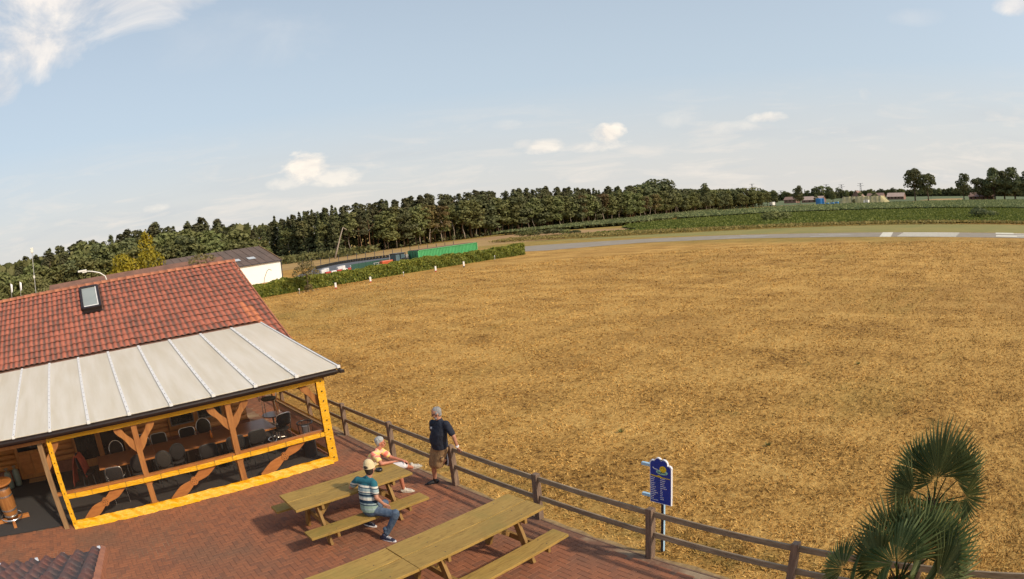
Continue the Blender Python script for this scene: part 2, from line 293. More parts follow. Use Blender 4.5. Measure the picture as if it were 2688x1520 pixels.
MT['cab'] = simple('cab_glass', (.05, .09, .10), (.10, .15, .16), 1.5, .15, 0)
MT['tyre'] = simple('rubber', (.02, .02, .02), (.03, .03, .03), 9, .9, .1)
MT['steel'] = simple('galvanised_steel', (.55, .54, .52), (.48, .47, .45), 6, .4, 0, metal=.4)
MT['lampw'] = simple('pale_lamp_paint', (.8, .78, .70), (.74, .72, .64), 6, .4, 0)
MT['blue'] = simple('blue_tank_paint', (.03, .22, .55), (.025, .17, .45), 1.5, .4, 0)
MT['signblue'] = simple('sign_blue', (.008, .045, .36), (.007, .038, .31), 2, .35, 0)
MT['signwhite'] = simple('sign_white', (.85, .86, .88), (.8, .8, .82), 2, .4, 0)
MT['signyellow'] = simple('sign_yellow', (.85, .62, .03), (.8, .55, .02), 20, .4, 0)
MT['signmint'] = simple('sign_mint', (.42, .75, .62), (.38, .7, .58), 20, .4, 0)
MT['signgreen'] = simple('sign_dark_green', (.02, .16, .13), (.02, .13, .1), 20, .4, 0)
MT['signbar'] = simple('pale_blue_bar', (.42, .62, .78), (.35, .55, .7), 6, .4, 0)
MT['signdark'] = simple('dark_metal_and_pole_shade', (.035, .04, .06), (.03, .03, .045), 6, .5, 0)  # dark metal tone; also paints the shaded sides of the sign pole
MT['mound'] = simple('pale_sand_heap', (.50, .42, .22), (.36, .32, .15), .5, 1, .4)
MT['redroof'] = simple('red_house_roof', (.33, .20, .15), (.27, .165, .125), .6, .8, .1)
MT['pinkroof'] = simple('pale_pink_roof', (.55, .40, .32), (.48, .34, .27), .4, .8, .1)
MT['hwall'] = simple('house_brick_wall', (.30, .17, .12), (.24, .13, .1), .5, .85, .1)
MT['barrel'] = simple('barrel_wood', (.40, .17, .05), (.27, .105, .03), 6, .35, .15, st=(4, 4, .5))
MT['gas'] = simple('grey_green_cylinder', (.22, .24, .19), (.17, .19, .15), 7, .5, 0)
MT['mat'] = simple('coir_mat', (.32, .20, .10), (.22, .13, .07), 30, 1, .3)
MT['cloth_red'] = simple('red_orange_cloth', (.42, .09, .05), (.28, .05, .035), 6, .9, .4, bd=.03)
MT['orange'] = simple('orange_plastic', (.75, .22, .03), (.65, .18, .02), 6, .4, 0)
MT['darkgrey'] = simple('dark_bin_metal', (.04, .045, .05), (.06, .065, .07), 6, .4, 0, metal=.3)
MT['skin'] = simple('skin', (.50, .24, .15), (.44, .20, .12), 14, .55, .05, obj=True)
MT['skinr'] = simple('sunburnt_skin', (.55, .22, .13), (.48, .17, .10), 14, .55, .05, obj=True)
MT['greyhair'] = simple('grey_hair', (.34, .33, .31), (.20, .195, .19), 40, .8, .6, obj=True)
MT['whitehair'] = simple('white_grey_hair', (.52, .51, .47), (.28, .28, .27), 40, .8, .6, obj=True)
MT['darkhair'] = simple('dark_brown_hair', (.03, .018, .014), (.05, .03, .022), 40, .7, .4, obj=True)
MT['navy'] = simple('navy_polo', (.010, .014, .028), (.020, .025, .042), 7, .85, .9, obj=True, bd=.03)
MT['khaki'] = simple('khaki_cloth', (.36, .22, .10), (.26, .15, .07), 9, .9, .9, obj=True, bd=.03)
MT['jeans'] = simple('blue_denim', (.05, .085, .14), (.11, .15, .21), 12, .9, .9, obj=True, bd=.03)
MT['capri'] = simple('white_cotton', (.80, .79, .80), (.74, .73, .75), 7, .9, .3, obj=True)
MT['cap'] = simple('cream_cap', (.72, .58, .34), (.66, .52, .29), 12, .9, .2, obj=True)
MT['shoeb'] = simple('black_shoe', (.012, .012, .014), (.03, .03, .032), 16, .6, .2, obj=True)
MT['shoew'] = simple('off_white_shoe', (.62, .57, .47), (.50, .46, .38), 16, .6, .2, obj=True)
MT['shoen'] = simple('navy_shoe', (.015, .018, .045), (.02, .025, .06), 16, .6, .2, obj=True)
def stripes_mat():
    m, t, p = new_mat('striped_shirt_cloth'); tcd = N(t, 'ShaderNodeTexCoord'); s = N(t, 'ShaderNodeSeparateXYZ'); L(t, attr_vec(t, 'uvw'), s.inputs[0])
    z = s.outputs[0]
    n = N(t, 'ShaderNodeValToRGB'); n.color_ramp.interpolation = 'CONSTANT'; L(t, z, n.inputs[0])
    teal = (.018, .13, .17); wht = (.68, .64, .54); nav = (.01, .035, .07); gry = (.30, .38, .38); grn = (.26, .36, .30)
    st = [(0, grn), (.08, gry), (.12, grn), (.20, nav), (.23, gry), (.27, nav), (.36, wht), (.44, gry), (.47, nav), (.53, gry), (.56, nav), (.585, wht), (.62, gry), (.70, nav), (.725, wht), (.775, teal), (1, teal)]
    e = n.color_ramp.elements
    while len(e) < len(st): e.new(.5)
    for i, (q, cc) in enumerate(st): e[i].position = q; e[i].color = (*cc, 1)
    L(t, n.outputs[0], p.inputs['Base Color']); p.inputs['Roughness'].default_value = .9
    bump(t, p, noise(t, tcd.outputs['Object'], 9, 4, .6), .5, .03); return m
def attr_vec(t, name): n = N(t, 'ShaderNodeAttribute'); n.attribute_name = name; return n.outputs['Vector']
MT['stripes'] = stripes_mat()
def tiedye():
    m, t, p = new_mat('pastel_tie_dye_cloth'); o = N(t, 'ShaderNodeTexCoord').outputs['Object']; n = noise(t, o, 5.5, 3, .5, .8)
    L(t, ramp(t, n, [(.30, (.85, .10, .07)), (.42, (.90, .24, .16)), (.50, (.90, .50, .36)), (.56, (.90, .68, .14)), (.68, (.92, .62, .50))]), p.inputs['Base Color'])
    p.inputs['Roughness'].default_value = .9; bump(t, p, n, .3, .03); return m
MT['tiedye'] = tiedye()

# ------------------------------------------------------------------ builders
def link(name, me, mats, parent=None, loc=None):
    o = bpy.data.objects.new(name, me); COL.objects.link(o)
    if mats is not None and len(me.materials) == 0:
        for m in (mats if isinstance(mats, (list, tuple)) else [mats]): me.materials.append(MT[m] if isinstance(m, str) else m)
    if parent is not None: o.parent = parent
    if loc is not None: o.location = loc
    return o
def tag(o, label=None, cat=None, group=None, kind=None):
    if label: o['label'] = label
    if cat: o['category'] = cat
    if group: o['group'] = group
    if kind: o['kind'] = kind
    return o
def thing(name, label, cat, loc=(0, 0, 0), rz=0, group=None):
    o = bpy.data.objects.new(name, None); COL.objects.link(o); o.location = loc; o.rotation_euler = (0, 0, rz); o.empty_display_size = .2
    return tag(o, label, cat, group)
class MB:
    def __init__(s): s.v = []; s.f = []; s.mi = []; s.r = []
    def add(s, vs, fs, mi=0, r=0.0):
        n = len(s.v); s.v += [tuple(v) for v in vs]
        for f in fs: s.f.append(tuple(i + n for i in f)); s.mi.append(mi); s.r.append(r)
        return s
    def box(s, a, b, mi=0, r=0.0, M=None):
        (x0, y0, z0), (x1, y1, z1) = a, b
        v = [(x0, y0, z0), (x1, y0, z0), (x1, y1, z0), (x0, y1, z0), (x0, y0, z1), (x1, y0, z1), (x1, y1, z1), (x0, y1, z1)]
        if M is not None: v = [M @ Vector(q) for q in v]
        return s.add(v, [(0, 3, 2, 1), (4, 5, 6, 7), (0, 1, 5, 4), (1, 2, 6, 5), (2, 3, 7, 6), (3, 0, 4, 7)], mi, r)
    def cbox(s, a, b, c=.006, mi=0, r=0.0):
        (x0, y0, z0), (x1, y1, z1) = a, b   # box with chamfered top
        v = [(x0, y0, z0), (x1, y0, z0), (x1, y1, z0), (x0, y1, z0), (x0, y0, z1 - c), (x1, y0, z1 - c), (x1, y1, z1 - c), (x0, y1, z1 - c),
             (x0 + c, y0 + c, z1), (x1 - c, y0 + c, z1), (x1 - c, y1 - c, z1), (x0 + c, y1 - c, z1)]
        return s.add(v, [(0, 3, 2, 1), (0, 1, 5, 4), (1, 2, 6, 5), (2, 3, 7, 6), (3, 0, 4, 7), (4, 5, 9, 8), (5, 6, 10, 9), (6, 7, 11, 10), (7, 4, 8, 11), (8, 9, 10, 11)], mi, r)
    def beam(s, p, q, wd, ht, up=(0, 0, 1), mi=0, r=0.0):
        p = Vector(p); q = Vector(q); d = (q - p); ln = d.length; d.normalize(); u = Vector(up); sx = d.cross(u)
        if sx.length < 1e-4: sx = d.cross(Vector((1, 0, 0)))
        sx.normalize(); u = sx.cross(d); M = Matrix((( d.x, sx.x, u.x, p.x), (d.y, sx.y, u.y, p.y), (d.z, sx.z, u.z, p.z), (0, 0, 0, 1)))
        return s.box((0, -wd / 2, -ht / 2), (ln, wd / 2, ht / 2), mi, r, M)
    def tube(s, pts, rad, n=8, mi=0, caps=True, r=0.0):
        pts = [Vector(p) for p in pts]; rad = rad if isinstance(rad, (list, tuple)) else [rad] * len(pts); rings = []; prev = None
        for i, p in enumerate(pts):
            d = (pts[min(i + 1, len(pts) - 1)] - pts[max(i - 1, 0)]).normalized()
            if prev is None: a = d.cross(Vector((0, 0, 1)) if abs(d.z) < .9 else Vector((1, 0, 0))).normalized()
            else: a = (prev - d * prev.dot(d)).normalized()
            prev = a; b = d.cross(a); rings.append([p + (a * math.cos(2 * math.pi * k / n) + b * math.sin(2 * math.pi * k / n)) * rad[i] for k in range(n)])
        vs = [v for rg in rings for v in rg]; fs = []
        for i in range(len(pts) - 1):
            for k in range(n): fs.append((i * n + k, i * n + (k + 1) % n, (i + 1) * n + (k + 1) % n, (i + 1) * n + k))
        if caps: fs.append(tuple(range(n))[::-1]); fs.append(tuple(range((len(pts) - 1) * n, len(pts) * n)))
        return s.add(vs, fs, mi, r)
    def lathe(s, prof, c=(0, 0, 0), n=20, mi=0, r=0.0):
        vs = []; fs = []
        for (rr, z) in prof: vs += [(c[0] + rr * math.cos(2 * math.pi * k / n), c[1] + rr * math.sin(2 * math.pi * k / n), c[2] + z) for k in range(n)]
        for i in range(len(prof) - 1):
            for k in range(n): fs.append((i * n + k, i * n + (k + 1) % n, (i + 1) * n + (k + 1) % n, (i + 1) * n + k))
        return s.add(vs, fs, mi, r)
    def prism(s, poly, M, t, mi=0, r=0.0):
        n = len(poly); v = [M @ Vector((x, y, 0)) for x, y in poly] + [M @ Vector((x, y, t)) for x, y in poly]
        return s.add(v, [tuple(range(n))[::-1], tuple(range(n, 2 * n))] + [(i, (i + 1) % n, n + (i + 1) % n, n + i) for i in range(n)], mi, r)
    def mesh(s, name, smooth=False, rnd=False):
        me = bpy.data.meshes.new(name); me.from_pydata(s.v, [], s.f)
        if max(s.mi, default=0): me.polygons.foreach_set('material_index', s.mi)
        if smooth: me.polygons.foreach_set('use_smooth', [True] * len(s.f))
        if rnd: a = me.attributes.new('rnd', 'FLOAT', 'FACE'); a.data.foreach_set('value', s.r)
        me.update(); return me
    def build(s, name, mats, parent=None, off=None, smooth=False, rnd=False, bev=0):
        me = s.mesh(name, smooth, rnd); o = link(name, me, mats, parent)
        if off is not None: o.location = off
        if bev:
            b = o.modifiers.new('bevel', 'BEVEL'); b.width = bev; b.segments = 2; b.limit_method = 'ANGLE'
        return o
def neg(o): return tuple(-x for x in o.location)
def npmesh(name, V, F, mat, rnd=None, smooth=False, rnd_dom='FACE'):
    me = bpy.data.meshes.new(name); k = F.shape[1]
    me.vertices.add(len(V)); me.vertices.foreach_set('co', V.astype(np.float32).ravel())
    me.loops.add(F.size); me.loops.foreach_set('vertex_index', F.astype(np.int32).ravel())
    me.polygons.add(len(F)); me.polygons.foreach_set('loop_start', np.arange(0, F.size, k, dtype=np.int32)); me.polygons.foreach_set('loop_total', np.full(len(F), k, np.int32))
    if rnd is not None: a = me.attributes.new('rnd', 'FLOAT', rnd_dom); a.data.foreach_set('value', rnd.astype(np.float32))
    me.update(calc_edges=True)
    if smooth: me.polygons.foreach_set('use_smooth', [True] * len(F))
    me.materials.append(MT[mat] if isinstance(mat, str) else mat); return me
def leaf_quads(C, Nn, size, rnd, name, mat, aspect=1.0):
    n = len(C); Nn = Nn / (np.linalg.norm(Nn, axis=1, keepdims=True) + 1e-9)
    a = RG.normal(size=(n, 3)); u = np.cross(Nn, a); u /= np.linalg.norm(u, axis=1, keepdims=True) + 1e-9; v = np.cross(Nn, u)
    s = (size * (0.6 + .8 * RG.random(n)))[:, None] / 2 if np.isscalar(size) else (size[:, None] / 2)
    V = np.stack([C - u * s - v * s * .25 * aspect, C + u * s * .15 - v * s * .8 * aspect, C + u * s * 1.05 + v * s * .15, C - u * s * .1 + v * s * .85 * aspect], 1).reshape(-1, 3)
    F = np.arange(4 * n).reshape(n, 4); return npmesh(name, V, F, mat, rnd)
def crown_pts(blobs, n, jitter=.35):
    """points on the shells of lumps; normals outwards"""
    B = np.array(blobs, float); wgt = (B[:, 3] * B[:, 4]); wgt /= wgt.sum(); idx = RG.choice(len(B), n, p=wgt)
    d = RG.normal(size=(n, 3)); d /= np.linalg.norm(d, axis=1, keepdims=True); d[:, 2] = np.where(d[:, 2] < -.5, -d[:, 2], d[:, 2])
    rad = 1 - jitter * RG.random(n) ** 1.5; b = B[idx]
    C = b[:, :3] + d * rad[:, None] * np.stack([b[:, 3], b[:, 3], b[:, 4]], 1)
    nn = d + RG.normal(size=(n, 3)) * .45; rnd = np.clip(RG.random(len(B))[idx] * .45 + RG.random(n) * .55, 0, 1)
    return C, nn, rnd

# ------------------------------------------------------------------ ground, fields
def gsheet(name, poly, z, mat, label=None, parent=None, sub=None):
    b = MB(); b.add([(x, y, z) for x, y in poly], [tuple(range(len(poly)))]); o = b.build(name, mat, parent); tag(o, label, None, None, 'structure'); return o
gsheet('ground', [(-2500, -2500), (4000, -2500), (4000, 4000), (-2500, 4000)], -.012, 'grass', 'dry straw-coloured airfield grass reaching to the far fields')
gsheet('verge_strip', [(82.9, 88), (90, 66), (94, 50), (98, 36), (103, 20), (104.5, -6), (105, -60), (83.2, -60)], -.006, 'verge', 'mown greenish strip of grass behind the runway')
gsheet('far_field', [(330, -120), (1500, -500), (1800, 900), (330, 170)], -.006, 'farfield', 'green fields beyond the maize')
gsheet('far_stubble', [(265, 60), (306, 24), (350, -17), (395, -60), (430, -60), (400, 0), (384, 34), (350, 66), (300, 66)], .0, 'strawfield', 'thin pale strip of stubble along the back of the maize')
gsheet('back_meadow', [(310, 66), (350, 67), (384, 36), (640, 10), (900, 110), (700, 170), (345, 130)], -.003, 'farfield', 'green meadow behind the sandy heap and the lone oaks')
gsheet('straw_field', [(40, 112), (70, 100), (88, 84), (99, 86), (119, 92), (123, 120), (119, 134), (72, 140), (40, 148)], -.004, 'strawfield', 'pale straw stubble in front of the pine wood')
gsheet('brown_field', [(95, 88), (104, 76), (120, 92), (123, 120), (118, 133), (104, 134), (98, 120)], .0, 'brownfield', 'orange brown stubble strip between verge and crops')
gsheet('stubble_far', [(385, 62), (455, 57), (470, 34), (387, 30)], .0, 'strawfield', 'golden stubble behind the pair of oaks')
gsheet('sand_track', [(296, 140), (300, 108), (300, 60), (340, 60), (335, 141)], .0, 'strawfield', 'pale sandy yard around the blue tank')
# runway
gsheet('runway', [(74.0, -80), (82.8, -80), (82.4, 20), (81.6, 44), (78.6, 58), (73.6, 72), (68, 82), (60, 90), (52, 92), (54, 84), (60, 76), (62, 62), (71.0, 52), (74.2, 38)], .004, 'asphalt', 'worn grey asphalt runway crossing behind the grass field')
pm = thing('runway_marking', 'white painted bars, keys and number on the grey runway at right', 'runway marking', (78, 10, .008))
def mk(name, poly, mat='paint'): b = MB(); b.add([(x, y, .009) for x, y in poly], [tuple(range(len(poly)))]); return b.build(name, mat, pm, neg(pm))
mk('threshold_bar', [(74.1, 17.6), (82.5, 19.0), (82.5, 17.4), (74.1, 16.0)])
for i in range(4):
    x0 = 74.9 + i * 1.95; mk('threshold_key', [(x0, 15.3 + i * .1), (x0 + 1.2, 15.4 + i * .1), (x0 + 1.2, 6.9), (x0, 6.8)])
# figure painted on the far right of the runway: blocks as seen
for q in ([(75.6, .9), (78.6, .9), (78.6, -2.4), (75.6, -2.4)], [(75.6, -2.4), (76.6, -2.4), (76.6, -9), (75.6, -9)], [(77.9, -2.4), (79.0, -2.4), (79.0, -9), (77.9, -9)], [(80.4, 1), (83.0, 1), (83.0, -2), (80.4, -2)], [(80.9, -2), (82.0, -2), (81.3, -9), (80.4, -9)], [(75.6, -7.4), (79, -7.4), (79, -9), (75.6, -9)]):
    mk('runway_figure', q)
mk('arrow_stroke', [(74.9, 27.8), (75.5, 27.9), (78.5, 22.6), (77.9, 22.4)], 'paintp'); mk('arrow_stroke', [(78.8, 27.9), (79.5, 27.9), (78.6, 22.5), (78.2, 22.6)], 'paintp')
mk('arrow_stroke', [(75.4, 40.5), (76.1, 40.6), (78.6, 35.6), (78.1, 35.4)], 'paintp'); mk('arrow_stroke', [(79.2, 40.5), (79.8, 40.5), (78.8, 35.4), (78.3, 35.5)], 'paintp')

def in_poly(P, poly):
    x, y = P[:, 0], P[:, 1]; c = np.zeros(len(P), bool); n = len(poly)
    for i in range(n):
        (x1, y1), (x2, y2) = poly[i], poly[i - 1]
        m = ((y1 > y) != (y2 > y)) & (x < (x2 - x1) * (y - y1) / (y2 - y1 + 1e-12) + x1); c ^= m
    return c
def scatter(poly, n):
    p = np.array(poly); lo, hi = p.min(0), p.max(0); P = lo + RG.random((int(n * 2.4), 2)) * (hi - lo); return P[in_poly(P, poly)][:n]
def crop(name, poly, n, h, size, mat, label, hv=.3, base=None):
    P = scatter(poly, n); k = len(P); z = h * (1 - hv * RG.random(k)) * (0.35 + .65 * RG.random(k) ** .5)
    C = np.column_stack([P, z]); nn = RG.normal(size=(k, 3)) + np.array([-.6, -.4, .6]); rn = np.clip(z / h * .5 + RG.random(k) * .5, 0, 1)
    me = leaf_quads(C, nn, size, rn, name, mat)
    o = link(name, me, None); tag(o, label, name.replace('_', ' '), None, 'stuff')
    if base:
        b = MB(); b.add([(x, y, base[0]) for x, y in poly], [tuple(range(len(poly)))]); g = b.build(name + '_bed', base[1]); tag(g, 'dense shaded green layer under the ' + name.replace('_', ' '), None, None, 'structure')
    return o
crop('yellow_weeds', [(83.5, 100), (88, 68), (94, 50), (98, 38), (101, 24), (103.6, 2), (104, -40), (108, -40), (107, 2), (106, 24), (103, 40), (99, 54), (97, 72), (96, 88), (93, 104)], 16000, .55, .38, 'weeds', 'strip of pale yellow weeds along the near edge of the low crop')
MT['cropbed'] = simple('crop_soil_green', (.12, .16, .032), (.16, .185, .045), .3, 1, .8, st=(1, .3, 1), bd=.5)
MT['maizebed'] = simple('maize_mass_green', (.16, .185, .065), (.21, .225, .09), .4, 1, .9, st=(1, .4, 1), bd=.8)
crop('low_crop', [(95, 89), (97, 72), (99, 54), (103, 40), (106, 24), (107, 2), (108, -40), (190, -40), (189, 3), (176, 49), (173, 80), (163, 90), (152, 100), (135, 103), (122, 95), (112, 84), (104, 76)], 46000, .55, .5, 'crop', 'dark green low crop field between the yellow weeds and the maize', base=(.28, 'cropbed'))
crop('maize_field', [(190, -60), (189, 3), (176, 50), (173, 80), (163, 88), (160, 103), (182, 116), (220, 126), (239, 112), (253, 99), (265, 60), (306, 24), (350, -17), (380, -60)], 60000, 1.15, .85, 'maize', 'wide maize field in front of the farm and the two oaks', base=(.78, 'maizebed'))
crop('maize_strip', [(114, 135), (129, 116), (135, 105), (158, 104), (182, 117), (250, 138), (240, 141), (205, 139), (172, 137), (132, 138)], 16000, 1.2, .75, 'maize', 'narrow pale maize strip along the foot of the wood', base=(.85, 'maizebed'))
# bushes in the fields
def bush_mesh(name, n, rx, rz, size, mat):
    bl = [(RG.normal() * rx * .35, RG.normal() * rx * .35, rz * (.35 + .4 * RG.random()), rx * (.4 + .3 * RG.random()), rz * (.35 + .25 * RG.random())) for _ in range(6)]
    C, nn, rn = crown_pts(bl, n); C[:, 2] = np.abs(C[:, 2]); return leaf_quads(C, nn, size, rn, name, mat)
bm_a = bush_mesh('bush', 700, 2.2, 1.6, .35, 'leaf'); bm_b = bush_mesh('bush', 700, 2.6, 1.5, .4, 'leafd')
for i, (x, y, s, lab) in enumerate([(101.5, 106, .9, 'leftmost low green bush on the stubble beyond the hedge end'), (103, 101.5, 1.0, 'middle bush of the three on the stubble beyond the hedge end'), (105, 98.5, .7, 'right bush of the three on the stubble beyond the hedge end'), (104, 94.5, .55, 'small isolated bush on the yellow verge right of the trio'),
                                     (121, 53.5, 1.15, 'taller clump of weeds standing out of the low crop'), (125, 4.5, 1.25, 'dark shrubby clump at the right end of the low crop')]):
    o = link('bush', bm_a if i % 2 == 0 else bm_b, None); o.location = (x, y, 0 if i < 4 else .3); o.scale = (s, s * 1.5, s * .8); o.rotation_euler.z = i; tag(o, lab, 'bush', 'bushes in the fields')

# ------------------------------------------------------------------ dry grass near the patio (blades)
def grass_blades():
    n = 420000; ang = RG.random(n) * R(110) - R(14); d = 6.8 + 62 * RG.random(n) ** 2.1
    x = d * np.cos(ang); y = d * np.sin(ang); m = (x > 6.80) & ~((x < 7.1) & (RG.random(n) < .5)); x, y, d = x[m], y[m], d[m]; k = len(x)
    clump = np.sin(x * 3.1 + np.sin(y * 2.3) * 2) * np.sin(y * 2.7 + np.sin(x * 1.9) * 2); keep = RG.random(k) < .55 + .45 * clump; x, y, d = x[keep], y[keep], d[keep]; k = len(x)
    h = (.014 + .030 * RG.random(k) ** 2) * (1 + d / 50); wd = (.005 + .007 * RG.random(k)) * (1 + d / 13); a = RG.random(k) * 6.283; lx = RG.normal(size=k) * .05; ly = RG.normal(size=k) * .05
    B = np.column_stack([x, y, np.full(k, -.012)]); u = np.column_stack([np.cos(a) * wd, np.sin(a) * wd, np.zeros(k)])
    V = np.stack([B - u, B + u, B + np.column_stack([lx, ly, h])], 1).reshape(-1, 3)
    me = npmesh('dry_grass', V, np.arange(3 * k).reshape(k, 3), 'blade', RG.random(k)); o = link('dry_grass', me, None); tag(o, 'short dry straw-coloured grass tufts beyond the fence', 'grass', None, 'stuff')
grass_blades()
def tuft(x, y, s, lab):
    k = 90; a = RG.random(k) * 6.28; r = RG.random(k) ** .6 * .12 * s; B = np.column_stack([r * np.cos(a), r * np.sin(a), np.zeros(k)]); w_ = .012 * s
    u = np.column_stack([np.cos(a + 1) * w_, np.sin(a + 1) * w_, np.zeros(k)]); T = B + np.column_stack([np.cos(a) * .10 * s, np.sin(a) * .10 * s, (.10 + .12 * RG.random(k)) * s])
    me = npmesh('weed_tuft', np.stack([B - u, B + u, T], 1).reshape(-1, 3), np.arange(3 * k).reshape(k, 3), 'leaf', RG.random(k)); o = link('weed_tuft', me, None); o.location = (x, y, 0); tag(o, lab, 'weed', 'green weeds in the dry grass')
tuft(11.6, 5.3, .42, 'small green weed in the dry grass right of the blue sign'); tuft(10.9, 8.9, .42, 'green weed tuft in the grass beyond the standing man'); tuft(18.6, 5.2, .42, 'upright weed tuft in the far middle of the dry field')

# ------------------------------------------------------------------ paving
gsheet('patio_bed', [(-9, 1.5), (6.62, 1.5), (6.62, 24), (-9, 24)], -.0015, 'joint', 'sandy joints under the clay pavers')
PAV = bpy.data.objects.new('patio', None); COL.objects.link(PAV); tag(PAV, 'red-brown herringbone clay brick patio', None, None, 'structure')
def pavers():
    a = .105; g = .0035; cand = []
    for i in range(-86, 63):
        for j in range(12, 224):
            k = (i - j) % 4
            if k == 0: cx, cy, w_, h_ = (i + 1) * a, (j + .5) * a, 2 * a, a
            elif k == 3: cx, cy, w_, h_ = (i + .5) * a, (j + 1) * a, a, 2 * a
            else: continue
            if cx + w_ / 2 > 6.60 or cy < 1.7: continue
            if cy > 13.35 and cx < 5.5: continue
            if cx < -4.8: continue
            if cy > 22: continue
            cand.append((cx, cy, w_, h_))
    # those that show largest in front of the camera and are not under the tables
    def key(c): return (c[0] - 1.6) ** 2 * .55 + (c[1] - 7.2) ** 2
    def free(c):
        x, y = c[0], c[1]
        return y > 4.9 and not (1 < x < 6.2 and y < 7.9 and y > 5.7 and x > 1.0) and not (x < -.1 and y < 7.4)
    order = sorted(range(len(cand)), key=lambda q: (not free(cand[q]), key(cand[q])))
    single = set(order[:300]); rest = MB()
    mh = MB(); mh.cbox((-a + g, -a / 2 + g, -.03), (a - g, a / 2 - g, 0), .004); mv = MB(); mv.cbox((-a / 2 + g, -a + g, -.03), (a / 2 - g, a - g, 0), .004)
    mh = mh.mesh('paver_brick'); mv = mv.mesh('paver_brick')
    for q, (cx, cy, w_, h_) in enumerate(cand):
        z = .004 + random.uniform(-.0016, .0016)
        if q in single:
            o = link('paver_brick', mh if w_ > h_ else mv, 'paver', PAV); o.location = (cx, cy, z); o.rotation_euler.z = random.gauss(0, .006)
        else: rest.cbox((cx - w_ / 2 + g, cy - h_ / 2 + g, -.03), (cx + w_ / 2 - g, cy + h_ / 2 - g, z), .004, 0, random.random())
    o = rest.build('paver_bricks', 'paver', PAV, rnd=True); o['kind'] = 'stuff'
pavers()
for i in range(28):
    b = MB(); b.cbox((6.622, -3 + i * 1.0 + .004, -.08), (6.655, -2 + i * 1.0 - .004, .006), .004); b.build('edging_stone', 'edging', PAV)
def sand_strip():
    n = 90; pts = []; xs = []
    b = MB(); ys = np.linspace(-4, 25, n); w1 = .03 + .13 * np.abs(np.sin(ys * 1.3) + .6 * np.sin(ys * 3.7 + 1) + .4 * np.sin(ys * 9)) * .5
    V = []; 
    for y, w_ in zip(ys, w1): V += [(6.655, y, -.008), (6.66 + w_, y, -.008)]
    b.add(V, [(2 * i, 2 * i + 1, 2 * i + 3, 2 * i + 2) for i in range(n - 1)]); o = b.build('sand_edge', 'sand'); tag(o, 'bare sandy strip between the patio edge and the grass', None, None, 'structure')
sand_strip()

# ------------------------------------------------------------------ fence along the patio
FX = 6.66
fen = thing('fence', 'brown wooden post and rail fence along the patio edge', 'fence', (FX, 9.8, 0))
pms = MB(); pms.cbox((-.055, -.055, -.05), (.055, .055, .895), .008); pms = pms.mesh('fence_post')
PY_ = [14.685 - 2.438 * i for i in range(-4, 8)]
for y in PY_:
    o = link('fence_post', pms, 'fencep', fen); o.location = (0, y - 9.8, 0); o.rotation_euler = (random.gauss(0, .006), random.gauss(0, .006), random.gauss(0, .02))
for y0, y1 in zip(PY_[:-1], PY_[1:]):
    for z in (.80, .43):
        b = MB(); b.cbox((-.018, -1.160, -.045), (.018, 1.160, .045), .004); o = b.build('fence_rail', 'fence', fen); o.location = (.012, (y0 + y1) / 2 - 9.8, z + random.gauss(0, .004)); o.rotation_euler.x = random.gauss(0, .002)

# ------------------------------------------------------------------ pantiles
def tile_mesh(wd=.205, ln=.36, n=8, amp=.034, rnd=None):
    V = []; F = []; H = []
    for j, (vv, dz) in enumerate(((0, -.004), (ln, .034))):
        for i in range(n + 1):
            u = i / n; z = amp * (math.sin(2 * math.pi * (u - .22)) * .5 + .5) ** 1.15
            V.append((u * wd * 1.03, -vv, z + dz)); H.append(z / amp)
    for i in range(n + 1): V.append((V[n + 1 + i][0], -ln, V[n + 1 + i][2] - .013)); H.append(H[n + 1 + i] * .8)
    for i in range(n): F.append((i, n + 1 + i, n + 2 + i, i + 1)); F.append((n + 1 + i, 2 * n + 2 + i, 2 * n + 3 + i, n + 2 + i))
    return V, F, H
def roof_tiles(parent, P0, U, D, Nn, cols, rows, wd, gauge, mat, skip=None, single=None, off=(0, 0, 0), amp=.034, special=None):
    """P0 top-left corner of the roof plane, U along the eave, D down the slope, Nn normal"""
    V, F, H = tile_mesh(wd, gauge * 1.08, amp=amp); U, D, Nn = Vector(U), Vector(D), Vector(Nn)
    M = Matrix(((U.x, -D.x, Nn.x, 0), (U.y, -D.y, Nn.y, 0), (U.z, -D.z, Nn.z, 0), (0, 0, 0, 1)))
    me = bpy.data.meshes.new('roof_tile'); me.from_pydata(V, [], F); me.polygons.foreach_set('use_smooth', [True] * len(F))
    a = me.attributes.new('hgt', 'FLOAT', 'POINT'); a.data.foreach_set('value', H)
    me2 = me.copy(); me2.materials.append(MT['tile_new']); me.materials.append(MT[mat])
    BV = []; BF = []; BH = []; BR = []
    for r in range(rows):
        for c_ in range(cols):
            if skip and skip(c_, r): continue
            base = Vector(P0) + U * (c_ * wd) + D * (r * gauge) + Nn * random.gauss(0, .002)
            T = Matrix.Translation(base) @ M @ Matrix.Rotation(random.gauss(0, .010), 4, 'Z') @ Matrix.Rotation(random.gauss(0, .012), 4, 'X')
            if (single and single(c_, r)) or (special and special(c_, r)):
                o = bpy.data.objects.new('roof_tile', me2 if special and special(c_, r) else me); COL.objects.link(o); o.parent = parent; o.matrix_local = Matrix.Translation(off) @ T
            else:
                n = len(BV); BV += [T @ Vector(v) for v in V]; BF += [tuple(i + n for i in f) for f in F]; BH += H; BR += [random.random()] * len(F)
    if BV:
        m3 = bpy.data.meshes.new('roof_tiles'); m3.from_pydata(BV, [], BF); m3.polygons.foreach_set('use_smooth', [True] * len(BF))
        a = m3.attributes.new('hgt', 'FLOAT', 'POINT'); a.data.foreach_set('value', BH); a = m3.attributes.new('rnd', 'FLOAT', 'FACE'); a.data.foreach_set('value', BR)
        o = link('roof_tiles', m3, mat, parent); o.location = off; o['kind'] = 'stuff'

